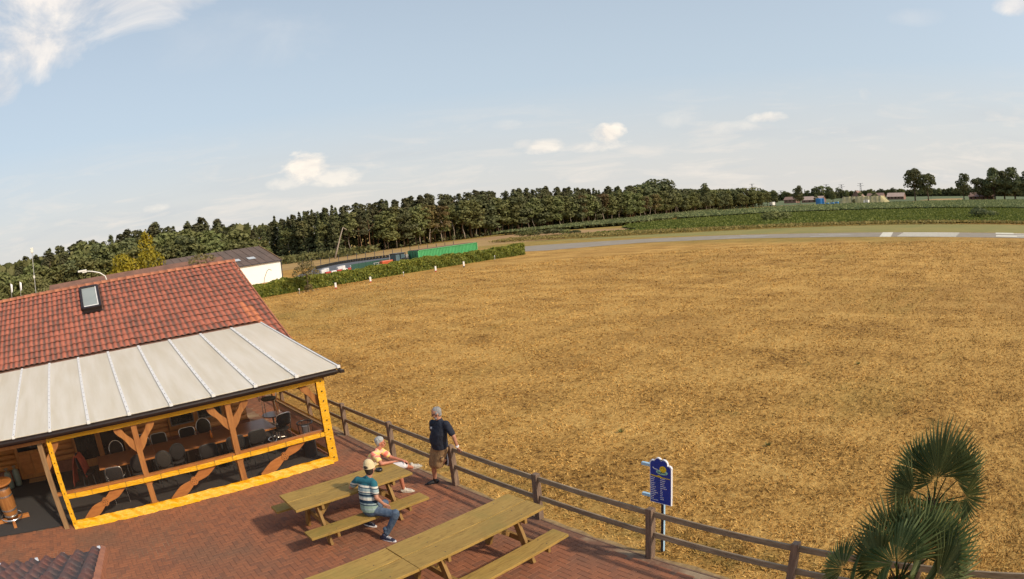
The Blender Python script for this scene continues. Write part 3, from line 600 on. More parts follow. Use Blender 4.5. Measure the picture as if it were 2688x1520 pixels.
# ------------------------------------------------------------------ clubhouse
club = thing('clubhouse', 'log clubhouse with red pantile roof and a veranda under a pale ribbed canopy', 'building', (2, 17.4, 0)); CO = neg(club)
def part(b, name, mat, **k): return b.build(name, mat, club, CO, **k)
XL, XR = -8.02, 6.44
RY, RZ, EY, EZ = 22.2, 4.80, 17.08, 2.43
SL = math.hypot(RY - EY, RZ - EZ); Dv = Vector((0, EY - RY, EZ - RZ)).normalized(); Nv = Vector((0, Dv.z * -1, 0)); Nv = Vector((1, 0, 0)).cross(-Dv)
b = MB(); b.add([(XL, EY, EZ - .04), (XR - .02, EY, EZ - .04), (XR - .02, RY, RZ - .04), (XL, RY, RZ - .04)], [(0, 1, 2, 3)]); b.add([(XL, RY, RZ - .04), (XR, RY, RZ - .04), (XR, 27.3, 2.4), (XL, 27.3, 2.4)], [(0, 1, 2, 3)])
b.add([(XR - .05, EY, EZ - .045), (XR - .05, EY, EZ - .16), (XR - .05, RY, RZ - .2), (XR - .05, RY, RZ - .045)], [(0, 1, 2, 3)])
roof = part(b, 'roof', 'brownroof')
WD, GA = .2035, SL / 17
def yrow(r): return RY + Dv.y * GA * (r + 1)
roof_tiles(roof, (XL, RY, RZ), (1, 0, 0), Dv, Nv, 71, 17, WD, GA, 'tile', skip=lambda c_, r: (r >= 13 and XL + c_ * WD < 5.78) or (39 <= c_ <= 43 and r <= 5 and (c_ > 39)), single=lambda c_, r: r >= 6 and c_ >= 35, special=lambda c_, r: c_ == 67 and 9 <= r <= 12 or c_ == 68 and 10 <= r <= 14)
for i in range(43):   # ridge caps
    x = XL + .02 + i * .336; b = MB(); pr = []
    for k, (xx, rr) in enumerate(((0, .115), (.30, .105), (.305, .125), (.345, .125))): pr.append((xx, rr))
    V = []; F = []
    for xx, rr in pr:
        for q in range(9): a = math.pi * q / 8; V.append((x + xx, RY + rr * math.cos(a) * 1.05, RZ + .01 + rr * math.sin(a) * .85))
    for r_ in range(3):
        for q in range(8): F.append((r_ * 9 + q, r_ * 9 + q + 1, r_ * 9 + q + 10, r_ * 9 + q + 9))
    b.add(V, F); b.build('ridge_tile', 'ridge', roof, smooth=True)
for i in range(17):   # verge tiles hanging over the right edge
    p = Vector((XR, RY, RZ)) + Dv * (GA * i); b = MB(); q = p + Dv * (GA * 1.05)
    b.add([p + Nv * .035 - Vector((.03, 0, 0)), q + Nv * .05 - Vector((.03, 0, 0)), q + Nv * .04 + Vector((.02, 0, 0)), p + Nv * .025 + Vector((.02, 0, 0)), p - Nv * .07 + Vector((.02, 0, 0)), q - Nv * .06 + Vector((.02, 0, 0))], [(0, 1, 2, 3), (3, 2, 5, 4)]); b.build('verge_tile', 'ridge', roof)
b = MB(); b.tube([(XR + .05, EY - .06, EZ - .05), (5.95, EY - .06, EZ - .07)], .06, 10); part(b, 'eaves_gutter', 'gutter')
# roof window
def RP(x, y, h=0): return Vector((x, y, RZ + (y - RY) * (RZ - EZ) / (RY - EY))) + Nv * h
wx0, wx1, wy0, wy1 = .13, .82, 20.60, 21.96
rw = None
b = MB()
for (a, c2) in (((wx0, wy0), (wx1, wy0)), ((wx0, wy1), (wx1, wy1)), ((wx0, wy0), (wx0, wy1)), ((wx1, wy0), (wx1, wy1))): b.beam(RP(*a, .07), RP(*c2, .07), .10, .12, up=Nv)
b.add([RP(wx0 - .02, wy0 - .02, .03), RP(wx1 + .02, wy0 - .02, .03), RP(wx1 + .08, wy0 - .22, .055), RP(wx0 - .08, wy0 - .22, .055)], [(3, 2, 1, 0)])
rw = part(b, 'roof_window', 'gutter')
b = MB(); b.add([RP(wx0 + .04, wy0 + .04, .09), RP(wx1 - .04, wy0 + .04, .09), RP(wx1 - .04, wy1 - .04, .09), RP(wx0 + .04, wy1 - .04, .09)], [(0, 1, 2, 3)]); MT['rwglass'] = simple('pale_blind_behind_glass', (.34, .37, .35), (.28, .31, .30), 1, .12, 0); b.build('pane', 'rwglass', rw)
b = MB(); b.beam(RP(wx0 + .06, wy0 + .10, .10), RP(wx1 - .06, wy0 + .10, .10), .05, .03, up=Nv); b.beam(RP(wx1 - .07, wy0 + .06, .10), RP(wx1 - .07, wy1 - .06, .10), .05, .02, up=Nv); b.build('sash', 'alu', rw)
# canopy
CY0, CZ0, CY1, CZ1 = 12.977, 2.262, 18.10, 2.955
def CP(x, t, h=0): return (x, CY0 + (CY1 - CY0) * t, CZ0 + (CZ1 - CZ0) * t + h)
bx = [-2.393 + 1.0373 * i for i in range(-5, 8)]
def cb(x, t): return x * 1.0 + (5.93 - 5.86) * 0 * t
can = MB(); can.box((-8.0, 12.99, 2.10), (5.9, 13.08, 2.235)); can = part(can, 'canopy', 'gutter')
edges = [-8.6] + bx + [5.955]
for i in range(len(edges) - 1):
    x0, x1 = edges[i] + .012, edges[i + 1] - .012
    last = i == len(edges) - 2; xb = x1 - (.10 if last else 0)
    b = MB(); V = [CP(x0, 0), CP(x1, 0), CP(xb, 1), CP(x0, 1)]; V2 = [(v[0], v[1], v[2] - .016) for v in V]
    b.add(V + V2, [(0, 1, 2, 3), (7, 6, 5, 4), (4, 5, 1, 0), (5, 6, 2, 1), (7, 4, 0, 3)]); b.build('canopy_panel', 'panel', can)
for x in bx:
    b = MB(); b.beam(CP(x, -.004, .016), CP(x, 1, .016), 0.080, .020, up=(0, -.13, 1)); b.box((x - .045, CY0 - .035, CZ0 - .02), (x + .04, CY0 + .01, CZ0 + .045)); g = b.build('glazing_bar', 'alu', can)
    b = MB()
    for k in range(17): t = .02 + k * .0585; p = CP(x, t, .028); b.lathe([(.011, 0), (.008, .008), (0, .009)], p, 6)
    o = b.build('screw_heads', 'screw', g); o['kind'] = 'stuff'
b = MB(); b.beam(CP(5.975, 0, 0), CP(5.87, 1, 0), .04, .05, up=(0, -.13, 1)); b.box((5.92, CY0 - .03, CZ0 - .02), (6.0, CY0 + .03, CZ0 + .045)); b.build('edge_trim', 'alu', can)
b = MB(); b.beam(CP(6.005, 0, -.04), CP(5.90, 1, -.04), .02, .12, up=(0, -.13, 1)); b.build('side_fascia', 'gutter', can)
# supporting beam seen through the sheet as a paler band: timber and white purlin right under it
b = MB(); b.beam(CP(-8.3, .17, -.07), CP(5.9, .17, -.07), .10, .09); b.build('purlin', 'postwood', can)
for x in bx[::1]:
    b = MB(); b.beam(CP(x, .02, -.09), CP(x, 1, -.09), .07, .13); b.build('rafter', 'beam', can)
b = MB(); gp = [(math.cos(a) * .065, math.sin(a) * .065) for a in np.linspace(math.pi, 2 * math.pi, 9)]
V = []; F = []
for x in (-8.6, 6.02):
    for (yy, zz) in gp: V.append((x, 12.90 + yy, 2.205 + zz))
    for (yy, zz) in gp[::-1]: V.append((x, 12.90 + yy * .88, 2.205 + zz * .88))
for k in range(17): F.append((k, 18 + k, 19 + k, k + 1))
F.append(tuple(range(18))); F.append(tuple(range(18, 36))[::-1]); b.add(V, F); b.build('rain_gutter', 'gutter', can, smooth=False)
b = MB(); b.box((5.93, 12.83, 2.14), (6.035, 12.975, 2.20)); b.build('gutter_end', 'gutter', can)
# veranda timber
FYP = 13.20
b = MB(); b.box((-8.2, FYP - .06, 1.99), (5.62, FYP + .06, 2.13)); part(b, 'veranda_beam', 'beam')
b = MB(); b.box((-1.83, FYP - .07, 0), (-1.69, FYP + .07, 2.0)); part(b, 'veranda_post', 'postwood')
for x in (.76, 3.12, 5.48): b = MB(); b.cbox((x - .07, FYP - .07, 0), (x + .07, FYP + .07, 1.99)); part(b, 'veranda_post', 'beam')
b = MB(); b.box((5.52, 17.05, 0), (5.66, 17.19, 2.4)); part(b, 'veranda_post', 'beam')
def brace(x, sx, z0=1.42, z1=1.98, w_=.44, y=FYP):
    b = MB(); lo_ = []; hi_ = []
    for k in range(9):
        t = k / 8; cx_ = x + sx * (w_ * t - .02); cz_ = z0 + (z1 - z0) * (t ** .85); th_ = .055 + .030 * math.sin(t * math.pi) + (.02 * math.sin(t * 9))
        lo_.append((cx_ + sx * th_ * .7, cz_ - th_ * .7)); hi_.append((cx_ - sx * th_ * .7, cz_ + th_ * .7))
    poly = lo_ + hi_[::-1]
    M = Matrix(((1, 0, 0, 0), (0, 0, 1, y - .03), (0, 1, 0, 0), (0, 0, 0, 1)))
    b.prism(poly if sx > 0 else poly[::-1], M, .06); part(b, 'curved_brace', 'beam')
for x in (.76, 3.12):
    for sx in (-1, 1): brace(x + sx * .06, sx)
brace(5.42, -1); brace(-1.70, 1)
for x in (.76, 3.12):   # scalloped brackets at the rail and at the foot
    for sx in (-1, 1):
        for (zb, up) in ((.76, -1), (.02, 1)):
            b = MB(); q = [(0, 0), (.15, 0), (.135, .035), (.10, .045), (.085, .075), (.05, .09), (.04, .14), (0, .17)]
            poly = [(x + sx * .068 + sx * a, zb + up * c2) for a, c2 in q]; M = Matrix(((1, 0, 0, 0), (0, 0, 1, FYP - .02), (0, 1, 0, 0), (0, 0, 0, 1))); b.prism(poly, M, .04); part(b, 'corner_bracket', 'beam')
b = MB(); b.box((-1.69, FYP - .045, .77), (5.41, FYP + .045, .835)); part(b, 'handrail', 'prop')
b = MB(); b.box((5.50, FYP + .09, .80), (5.56, 17.04, .85)); part(b, 'handrail', 'postwood')
# propeller boards
for (cx_, cz_) in ((-.48, .43), (1.89, .43), (4.26, .45)):
    b = MB(); n = 12; up_ = []; dn = []
    Lh = .74; ang = math.atan2(.58, 1.18)
    for k in range(n + 1):
        t = -1 + 2 * k / n; r = abs(t); wv = .040 + .085 * math.sin(min(1, r / .55) * math.pi / 2) * (1 - max(0, r - .55) / .6) if r > .1 else .05
        up_.append((t * Lh, wv)); dn.append((t * Lh, -wv))
    poly = up_ + dn[::-1]; cA, sA = math.cos(ang), math.sin(ang)
    M = Matrix(((cA, -sA, 0, cx_), (0, 0, 1, FYP - .03), (sA, cA, 0, cz_), (0, 0, 0, 1))); b.prism(poly[::-1], M, .035); pr = part(b, 'propeller', 'prop', bev=.006)
    b = MB(); M2 = Matrix(((1, 0, 0, cx_), (0, 0, 1, FYP - .045), (0, 1, 0, cz_), (0, 0, 0, 1))); b.prism([(math.cos(a) * .095, math.sin(a) * .095) for a in np.linspace(0, 2 * math.pi, 17)[:-1]], M2, .065); hub = b.build('hub', 'prop', pr)
    b = MB()
    for k in range(7):
        r_ = 0 if k == 6 else .055; a = k * math.pi / 3; b.prism([(r_ * math.cos(a) + math.cos(q) * .012, r_ * math.sin(a) + math.sin(q) * .012) for q in np.linspace(0, 2 * math.pi, 7)[:-1]], Matrix(((1, 0, 0, cx_), (0, 0, 1, FYP - .048), (0, 1, 0, cz_), (0, 0, 0, 1))), .004)
    b.build('bolt_holes', 'black', pr)['kind'] = 'stuff'
# back wall of logs
WY = 17.45
def logs(x0, x1, z0, z1):
    z = z0 + .075
    while z < z1:
        b = MB(); b.tube([(x0 + random.uniform(0, .004), WY + .04, z), (x1 - random.uniform(0, .004), WY + .04, z)], .084, 10); part(b, 'log', 'log', smooth=True); z += .152
logs(-8, -3.36, .32, 2.4); logs(-2.18, -1.17, .32, 2.4); logs(.66, 2.12, .32, 2.4); logs(3.98, 4.70, .32, 2.4); logs(2.14, 3.96, .32, .58)
b = MB(); b.box((-8, WY - .06, 0), (-3.36, WY + .3, .33)); b.box((-2.18, WY - .06, 0), (-1.17, WY + .3, .33)); b.box((.66, WY - .06, 0), (4.75, WY + .3, .33)); part(b, 'plinth', 'brick')
b = MB(); b.box((-8, WY + .13, .33), (4.7, WY + .16, 2.42)); b.box((4.58, WY + .16, 0), (4.70, 27, 2.42)); b.box((-8, 26.9, 0), (4.58, 27, 2.42)); part(b, 'inner_wall', 'log')
b = MB(); b.add([(4.72, WY, 2.42), (4.72, 26.9, 2.42), (4.72, RY, 4.7)], [(0, 1, 2)]); part(b, 'gable_wall', 'log')
def window(x0, x1, z0, z1, mull=None, fr='beam'):
    b = MB(); t = .07
    b.box((x0, WY - .07, z0), (x0 + t, WY + .05, z1)); b.box((x1 - t, WY - .07, z0), (x1, WY + .05, z1)); b.box((x0 + t, WY - .07, z0), (x1 - t, WY + .05, z0 + t)); b.box((x0 + t, WY - .07, z1 - t), (x1 - t, WY + .05, z1))
    wn = part(b, 'window', fr); b = MB(); b.box((x0 + t, WY - .03, z0 + t), (x1 - t, WY - .01, z1 - t)); b.build('pane', 'dglass', wn)
    b = MB()
    for q in ((x0 + t, x0 + t + .035), (x1 - t - .035, x1 - t)): b.box((q[0], WY - .05, z0 + t), (q[1], WY - .031, z1 - t))
    b.box((x0 + t + .035, WY - .05, z0 + t), (x1 - t - .035, WY - .031, z0 + t + .035)); b.build('sash', 'frame_w', wn); return wn
window(2.14, 3.05, .56, 1.7); window(3.05, 3.97, .58, 1.7)
def gdoor(x0, x1, name='glass_door'):
    b = MB(); b.box((x0, WY - .06, 0), (x0 + .09, WY + .05, 2.1)); b.box((x1 - .09, WY - .06, 0), (x1, WY + .05, 2.1)); b.box((x0 + .09, WY - .06, 0), (x1 - .09, WY + .05, .22)); b.box((x0 + .09, WY - .06, 2.0), (x1 - .09, WY + .05, 2.1)); d = part(b, name, 'beam')
    b = MB(); b.box((x0 + .09, WY - .02, .22), (x1 - .09, WY, 2.0)); b.build('pane', 'dglass', d)
gdoor(-1.16, -.25); gdoor(-.25, .65)
b = MB(); b.box((-3.35, WY - .05, 0), (-2.19, WY + .04, .80)); b.box((-3.35, WY - .05, .80), (-3.22, WY + .04, 2.1)); b.box((-2.32, WY - .05, .80), (-2.19, WY + .04, 2.1)); b.box((-3.22, WY - .05, 2.0), (-2.32, WY + .04, 2.1)); dr = part(b, 'entrance_door', 'beam')
for q in ((-3.22, -2.80), (-2.74, -2.32)):
    b = MB(); b.box((q[0], WY - .075, .12), (q[1], WY - .051, .72)); b.build('door_panel', 'prop', dr, bev=.01)
b = MB(); b.box((-3.22, WY - .02, .80), (-2.32, WY, 2.0)); b.build('pane', 'dglass', dr)
gsheet('veranda_floor', [(-9, 13.36), (5.50, 13.36), (5.50, 17.45), (-9, 17.45)], .014, 'carpet', 'dark carpet floor of the veranda')

# ------------------------------------------------------------------ yellow curtains
cur = thing('tarpaulin_curtain', 'bright yellow framed clear tarpaulin curtain hung along the veranda front', 'curtain', (2, 13.1, 0)); UO = neg(cur)
def strip(x0, x1, z0, z1, amp=.006, nx=60, nz=3, y=13.085, hem=0, seed=0):
    V = []; F = []; rs = np.random.default_rng(seed); ph = rs.random(6) * 6
    for j in range(nz + 1):
        for i in range(nx + 1):
            x = x0 + (x1 - x0) * i / nx; z = z0 + (z1 - z0) * j / nz; t = 1 - j / nz
            wv = math.sin(x * 5 + ph[0]) * .4 + math.sin(x * 11 + z * 20 + ph[1]) * .35 + math.sin(x * 23 + ph[2] + z * 31) * .25 + math.sin(z * 40 + x * 3 + ph[3]) * .3
            V.append((x + .004 * math.sin(z * 30 + ph[4]) if hem == 0 else x, y - amp * wv - hem * t * t, z + (hem * .22 * wv * t if hem else amp * .6 * math.sin(x * 4 + ph[5]))))
    for j in range(nz):
        for i in range(nx): a = j * (nx + 1) + i; F.append((a, a + 1, a + nx + 2, a + nx + 1))
    return V, F
def cstrip(name, *a, **k):
    b = MB(); V, F = strip(*a, **k); b.add(V, F); return b.build(name, 'yellow', cur, UO, smooth=True)
cstrip('yellow_hem', -1.53, 5.42, .0, .185, amp=.030, nx=260, nz=8, hem=.10, seed=3)
cstrip('yellow_band', -1.42, 5.37, .695, .805, amp=.006, nx=160, seed=5, y=13.08)
cstrip('yellow_band', -1.53, 5.55, 1.99, 2.09, amp=.004, nx=160, seed=6)
cstrip('yellow_edge', -1.545, -1.42, .02, 2.06, amp=.004, nx=4, nz=30, seed=7, y=13.07)
cstrip('yellow_edge', 5.36, 5.57, .0, 2.05, amp=.006, nx=6, nz=30, seed=8, y=13.06)
for (x0, x1, z0, z1) in ((-1.42, 5.37, .80, 2.0), (-1.42, 5.37, .17, .70)):
    b = MB(); b.add([(x0, 13.095, z0), (x1, 13.095, z0), (x1, 13.095, z1), (x0, 13.095, z1)], [(0, 1, 2, 3)]); b.build('clear_pane', 'vinyl', cur, UO)
b = MB()
for k in range(9): z = .12 + k * .235; b.box((5.458, 13.040, z), (5.486, 13.050, z + .028)); b.box((-1.495, 13.055, z), (-1.475, 13.062, z + .022))
b.build('eyelets', 'black', cur, UO)['kind'] = 'stuff'
b = MB()
for k in range(15): x = -1.2 + k * .46; b.box((x, 13.055, .80), (x + .018, 13.066, .845)); b.box((x, 13.062, .70), (x + .006, 13.070, .80))
b.build('band_straps', 'tleg', cur, UO)['kind'] = 'stuff'
cur2 = thing('side_tarpaulin', 'clear and milky tarpaulin curtain closing the right end of the veranda', 'curtain', (5.6, 15, 0)); U2 = neg(cur2)
def sp(name, mat, y0, y1, z0, z1, x=5.60, th=.0):
    b = MB(); b.add([(x, y0, z0), (x, y1, z0), (x, y1, z1), (x, y0, z1)], [(0, 1, 2, 3)]); return b.build(name, mat, cur2, U2)
sp('clear_pane', 'vinyl', 13.25, 17.05, .88, 2.1); sp('milky_pane', 'vinylpink', 13.7, 17.05, .14, .84); sp('yellow_band', 'yellow', 13.3, 17.05, .84, .885); sp('yellow_hem', 'yellow', 13.3, 17.05, .02, .14); sp('clear_pane', 'vinyl', 13.25, 13.7, .14, .84)

# ------------------------------------------------------------------ furniture under the canopy
def conf_table(x0, x1, lab, y0=14.62, y1=15.66):
    t = thing('conference_table', lab, 'table', ((x0 + x1) / 2, (y0 + y1) / 2, 0), 0, 'brown tables pushed together under the canopy'); o_ = neg(t)
    b = MB(); b.box((x0 + .003, y0, .715), (x1 - .003, y1, .745)); b.build('table_top', 'tabletop', t, o_, bev=.004)
    b = MB(); b.box((x0 + .003, y0 - .006, .70), (x1 - .003, y0 - .001, .742)); b.build('edge_strip', 'prop', t, o_)
    for x in (x0 + .12, x1 - .12):
        for y in (y0 + .1, y1 - .1): b = MB(); b.box((x - .022, y - .022, .014), (x + .022, y + .022, .715)); b.build('leg', 'darkgrey', t, o_)
conf_table(-.42, 1.28, 'left one of the three brown tables in a row behind the curtain'); conf_table(1.28, 2.98, 'middle one of the three brown tables in a row behind the curtain'); conf_table(2.98, 4.66, 'right one of the three brown tables in a row behind the curtain')
def ellipse_tube(b, c, rx, rz, a0, a1, rad, tilt, n=18):
    pts = []
    for k in range(n + 1):
        a = a0 + (a1 - a0) * k / n; x = rx * math.cos(a); z = rz * math.sin(a); pts.append((c[0] + x, c[1] - z * tilt, c[2] + z))
    return pts
def make_chair(name, lab, x, y, rz, fabric='seat', arms=False, oval=True, z=.014, group='padded metal chairs on the veranda', frame='chrome'):
    t = thing(name, lab, 'chair', (x, y, z), rz, group)
    b = MB(); b.lathe([(.0, .43), (.20, .43), (.225, .45), (.22, .475), (.17, .49), (0, .493)], (0, 0, 0), 16); b.build('seat', fabric, t, smooth=True)
    b = MB(); cz = .74; V = []; n = 18; tl = .18; hw, hh = (.205, .215) if oval else (.22, .17)
    def cc(k):
        a = 2 * math.pi * k / n; ex = 2 / (2.0 if oval else 5.0); ca, sa = math.cos(a), math.sin(a); return math.copysign(abs(ca) ** ex, ca) * hw, math.copysign(abs(sa) ** ex, sa) * hh
    for (s_, dy) in ((.85, -.025), (1, -.01), (1, .015), (.85, .03)):
        for k in range(n): px_, pz_ = cc(k); V.append((px_ * s_, -.22 - pz_ * s_ * tl + dy, cz + pz_ * s_))
    F = [tuple(range(n))] + [tuple(range(3 * n, 4 * n))[::-1]]
    for r_ in range(3):
        for k in range(n): F.append((r_ * n + k, (r_ + 1) * n + k, (r_ + 1) * n + (k + 1) % n, r_ * n + (k + 1) % n))
    b.add(V, F); b.build('backrest', fabric, t, smooth=True)
    b = MB(); pts = [(-.20, -.16, .44)] + [(cc(k)[0] * 1.06, -.22 - cc(k)[1] * tl * 1.06, cz + cc(k)[1] * 1.06) for k in [9 + 9 * 0] + list(range(9, -1, -1))] + [(.20, -.16, .44)]
    b.tube(pts, .013, 6)
    if arms:
        for s_ in (-1, 1): b.tube([(s_ * .21, -.22, .66), (s_ * .26, -.15, .67), (s_ * .265, .12, .65), (s_ * .25, .18, .58), (s_ * .24, .18, .44)], .013, 6)
    b.build('frame', frame, t, smooth=True)
    for s_ in (-1, 1):
        for (yy, dy) in ((.17, .04), (-.15, -.06)): b = MB(); b.tube([(s_ * .18, yy, .44), (s_ * .20, yy + dy, 0)], .012, 6); b.build('leg', frame, t)
    return t
make_chair('chair', 'oval backed chair at the left end of the far side of the long table', .23, 15.72, math.pi); make_chair('chair', 'oval backed chair half hidden behind the left inner post, far side of the table', 1.10, 15.75, math.pi + .1)
make_chair('chair', 'grey backed chair between two dark ones on the far side of the table', 1.55, 15.70, math.pi - .08, 'seatg', oval=False, frame='steel')
make_chair('chair', 'chair with low square chrome hoop on the far side under the windows', 2.42, 15.62, math.pi, oval=False); make_chair('chair', 'tall oval backed chair with bright rim below the right window', 3.0, 16.0, math.pi)
make_chair('chair', 'dark oval backed chair just left of the left inner post, near side', .66, 14.55, .1, frame='darkgrey'); make_chair('chair', 'grey oval backed chair right of the left inner post, near side', 1.40, 14.42, -.1, 'seatg', frame='darkgrey')
make_chair('chair', 'large dark oval backed chair turned askew, near side middle', 1.80, 14.75, .15, frame='darkgrey'); make_chair('armchair', 'low chrome armchair at the near left corner of the long table', 0.0, 14.15, -.15, arms=True, oval=False)
make_chair('armchair', 'black armchair with pale arm pad left of the right inner post', 2.55, 14.25, .1, arms=True, oval=False, frame='darkgrey'); make_chair('chair', 'black square chair beside the right inner post, near side', 3.35, 14.35, 0, oval=False, frame='darkgrey'); make_chair('chair', 'black square chair near the right end of the long table, near side', 3.95, 14.4, .05, oval=False, frame='darkgrey')
jc = make_chair('chair', 'chair standing free left of the table with a red coat over it', -.78, 15.45, -1.9, frame='darkgrey')
def drape():
    b = MB(); V = []; F = []; n = 8; m = 10
    prof = [(.20, .42), (.17, .60), (.12, .80), (.04, .93), (-.05, .93), (-.14, .78), (-.20, .55), (-.26, .34), (-.28, .20)]
    for i, (py, pz) in enumerate(prof):
        for j in range(m): u = -.20 + .4 * j / (m - 1); V.append((u * (1 + .1 * math.sin(i)), py - .24 + .02 * math.sin(j * 1.9 + i), pz + .012 * math.sin(j * 2.3 + i * .7) - (.05 if j in (0, m - 1) and i not in (3, 4) else 0)))
    for i in range(len(prof) - 1):
        for j in range(m - 1): F.append((i * m + j, i * m + j + 1, (i + 1) * m + j + 1, (i + 1) * m + j))
    b.add(V, F); o = b.build('coat', 'cloth_red', smooth=True); o.location = (-.78, 15.45, .0); o.rotation_euler.z = -1.9; s_ = o.modifiers.new('thick', 'SOLIDIFY'); s_.thickness = .02; tag(o, 'faded red coat thrown over the free-standing chair', 'coat')
drape()
t = thing('round_table', 'small round pedestal table with an armchair stood on top', 'table', (5.02, 15.85, .014)); b = MB(); b.lathe([(0, .70), (.30, .70), (.31, .715), (.30, .73), (0, .73)], (0, 0, 0), 24); b.build('table_top', 'tabletop', t, smooth=False); b = MB(); b.lathe([(.03, .03), (.03, .70)], (0, 0, 0), 10); b.build('pedestal', 'chrome', t)
b = MB(); b.tube([(.26 * math.cos(a), .26 * math.sin(a), .02) for a in np.linspace(0, 2 * math.pi, 25)], .014, 6, caps=False)
for a in (0, 2.1, 4.2): b.tube([(0, 0, .05), (.26 * math.cos(a), .26 * math.sin(a), .02)], .014, 6)
b.build('foot_ring', 'chrome', t)
make_chair('armchair', 'brown chrome armchair standing on top of the round table', 4.98, 15.80, math.pi - .5, 'seatg', arms=True, oval=False, z=.746); make_chair('armchair', 'chrome armchair on the floor in front of the round table', 5.0, 15.25, .2, 'seat', arms=True, oval=False)
b = MB(); b.lathe([(0, 0), (.03, 0), (.032, .11), (.016, .15), (.014, .19), (0, .19)], (2.95, 15.05, .745), 12); tag(b.build('bottle', 'orange', smooth=True), 'orange squeeze bottle standing on the brown tables', 'bottle')
t = thing('ash_bin', 'black round standing bin with wire ring top in the veranda corner', 'bin', (5.22, 13.95, .014)); b = MB(); b.lathe([(0, 0), (.19, 0), (.19, .50), (.17, .52), (0, .52)], (0, 0, 0), 20); b.build('bin_body', 'darkgrey', t)
b = MB(); b.tube([(.20 * math.cos(a), .20 * math.sin(a), .86) for a in np.linspace(0, 2 * math.pi, 25)], .016, 6, caps=False)
for a in np.linspace(0, 2 * math.pi, 9)[:-1]: b.tube([(.20 * math.cos(a), .20 * math.sin(a), .86), (.18 * math.cos(a), .18 * math.sin(a), .52)], .006, 5)
b.build('wire_top', 'black', t); b = MB(); b.lathe([(0, .5), (.10, .5), (.10, .78), (0, .78)], (0, 0, 0), 14); b.build('inner_canister', 'steel', t)
# barrel table, gas bottles, mat
t = thing('barrel_table', 'varnished barrel bar table with chrome foot ring by the entrance', 'table', (-3.50, 14.28, .014)); b = MB(); b.lathe([(0, .10), (.215, .10), (.25, .25), (.275, .50), (.255, .78), (.22, .95), (0, .95)], (0, 0, 0), 22); b.build('barrel', 'barrel', t, smooth=True)
for z, r_ in ((.18, .240), (.33, .264), (.68, .268), (.86, .242)): b = MB(); b.lathe([(r_, z - .02), (r_ + .006, z - .02), (r_ + .006, z + .02), (r_, z + .02)], (0, 0, 0), 22); b.build('hoop', 'chrome', t)
b = MB(); b.lathe([(0, .95), (.36, .95), (.38, .97), (.38, .99), (.36, 1.0), (0, 1.0)], (0, 0, 0), 28); b.build('round_top', 'prop', t)
b = MB(); b.tube([(.36 * math.cos(a), .36 * math.sin(a), .12) for a in np.linspace(0, 2 * math.pi, 29)], .016, 6, caps=False); b.build('foot_ring', 'chrome', t)
for a in (.2, 1.77, 3.34, 4.91): b = MB(); b.beam((0, 0, .05), (.56 * math.cos(a), .56 * math.sin(a), .04), .10, .08); b.build('foot', 'prop', t)
for (x, y, lab, m_) in ((-3.45, 17.0, 'grey-green gas bottle beside the entrance door', 'gas'), (-3.75, 16.85, 'second gas bottle half behind the barrel table', 'gas')):
    t = thing('gas_bottle', lab, 'gas bottle', (x, y, .014)); b = MB(); b.lathe([(0, 0), (.12, 0), (.13, .03), (.13, .38), (.10, .45), (.04, .48), (0, .48)], (0, 0, 0), 18); b.build('bottle_body', m_, t, smooth=True); b = MB(); b.tube([(.07 * math.cos(a), .07 * math.sin(a), .54) for a in np.linspace(.6, 5.6, 14)], .012, 6); b.tube([(0, 0, .47), (0, 0, .53)], .02, 8); b.build('valve_collar', m_, t)
b = MB(); b.box((-3.06, 16.95, .014), (-2.42, 17.3, .03)); tag(b.build('door_mat', 'mat', bev=.004), 'brown coir mat lying before the entrance door', 'mat')

# ------------------------------------------------------------------ roof of the outbuilding in the lower left corner
ob = thing('outbuilding', 'old outbuilding whose mossy pantile eaves cut into the lower left corner', 'building', (-3, 4.4, 0)); OO = neg(ob)
b = MB(); b.box((-7, 3.0, 0), (-.9, 5.6, 2.35)); b.build('wall', 'hwall', ob, OO)
th = R(19); D2 = Vector((0, math.cos(th), -math.sin(th))); N2 = Vector((0, math.sin(th), math.cos(th))); EP = Vector((-.47, 6.03, 2.50)); T0 = EP - D2 * (.30 * 11)
b = MB(); b.add([EP - N2 * .03, EP - N2 * .03 - Vector((6.5, 0, 0)), T0 - N2 * .03 - Vector((6.5, 0, 0)), T0 - N2 * .03], [(0, 1, 2, 3)]); b.add([T0 - N2 * .03, T0 - N2 * .03 - Vector((6.5, 0, 0)), T0 + Vector((-6.5, -2.2, -.9)), T0 + Vector((0, -2.2, -.9))], [(0, 1, 2, 3)])
rf = b.build('roof', 'brownroof', ob, OO)
roof_tiles(rf, T0, (-1, 0, 0), D2, N2, 28, 11, .222, .30, 'tile_old', single=lambda c_, r: c_ < 11 and r >= 3, amp=.06)
b = MB()
for k in range(11): p = T0 + D2 * (.30 * k); b.add([p + N2 * .07, p + D2 * .31 + N2 * .085, p + D2 * .31 + N2 * .06 + Vector((.05, 0, 0)), p + N2 * .045 + Vector((.05, 0, 0)), p + D2 * .31 - N2 * .02 + Vector((.05, 0, 0)), p - N2 * .02 + Vector((.05, 0, 0))], [(0, 1, 2, 3), (3, 2, 4, 5)])
b.build('verge_tiles', 'ridge', rf)
b = MB(); V = []; F = []
for x in (-.50, -7):
    for a in np.linspace(math.pi, 2 * math.pi, 9): V.append((x, 6.125 + .075 * math.cos(a), 2.475 + .075 * math.sin(a)))
for k in range(8): F.append((k, k + 1, 10 + k, 9 + k))
b.add(V, F); gu = b.build('rain_gutter', 'signdark', ob, OO)
for x in (-.52, -1.02, -1.42, -1.99): b = MB(); b.box((x - .022, 6.07, 2.50), (x + .022, 6.21, 2.512)); b.box((x - .022, 6.205, 2.44), (x + .022, 6.215, 2.512)); b.build('gutter_bracket', 'signwhite', ob, OO)

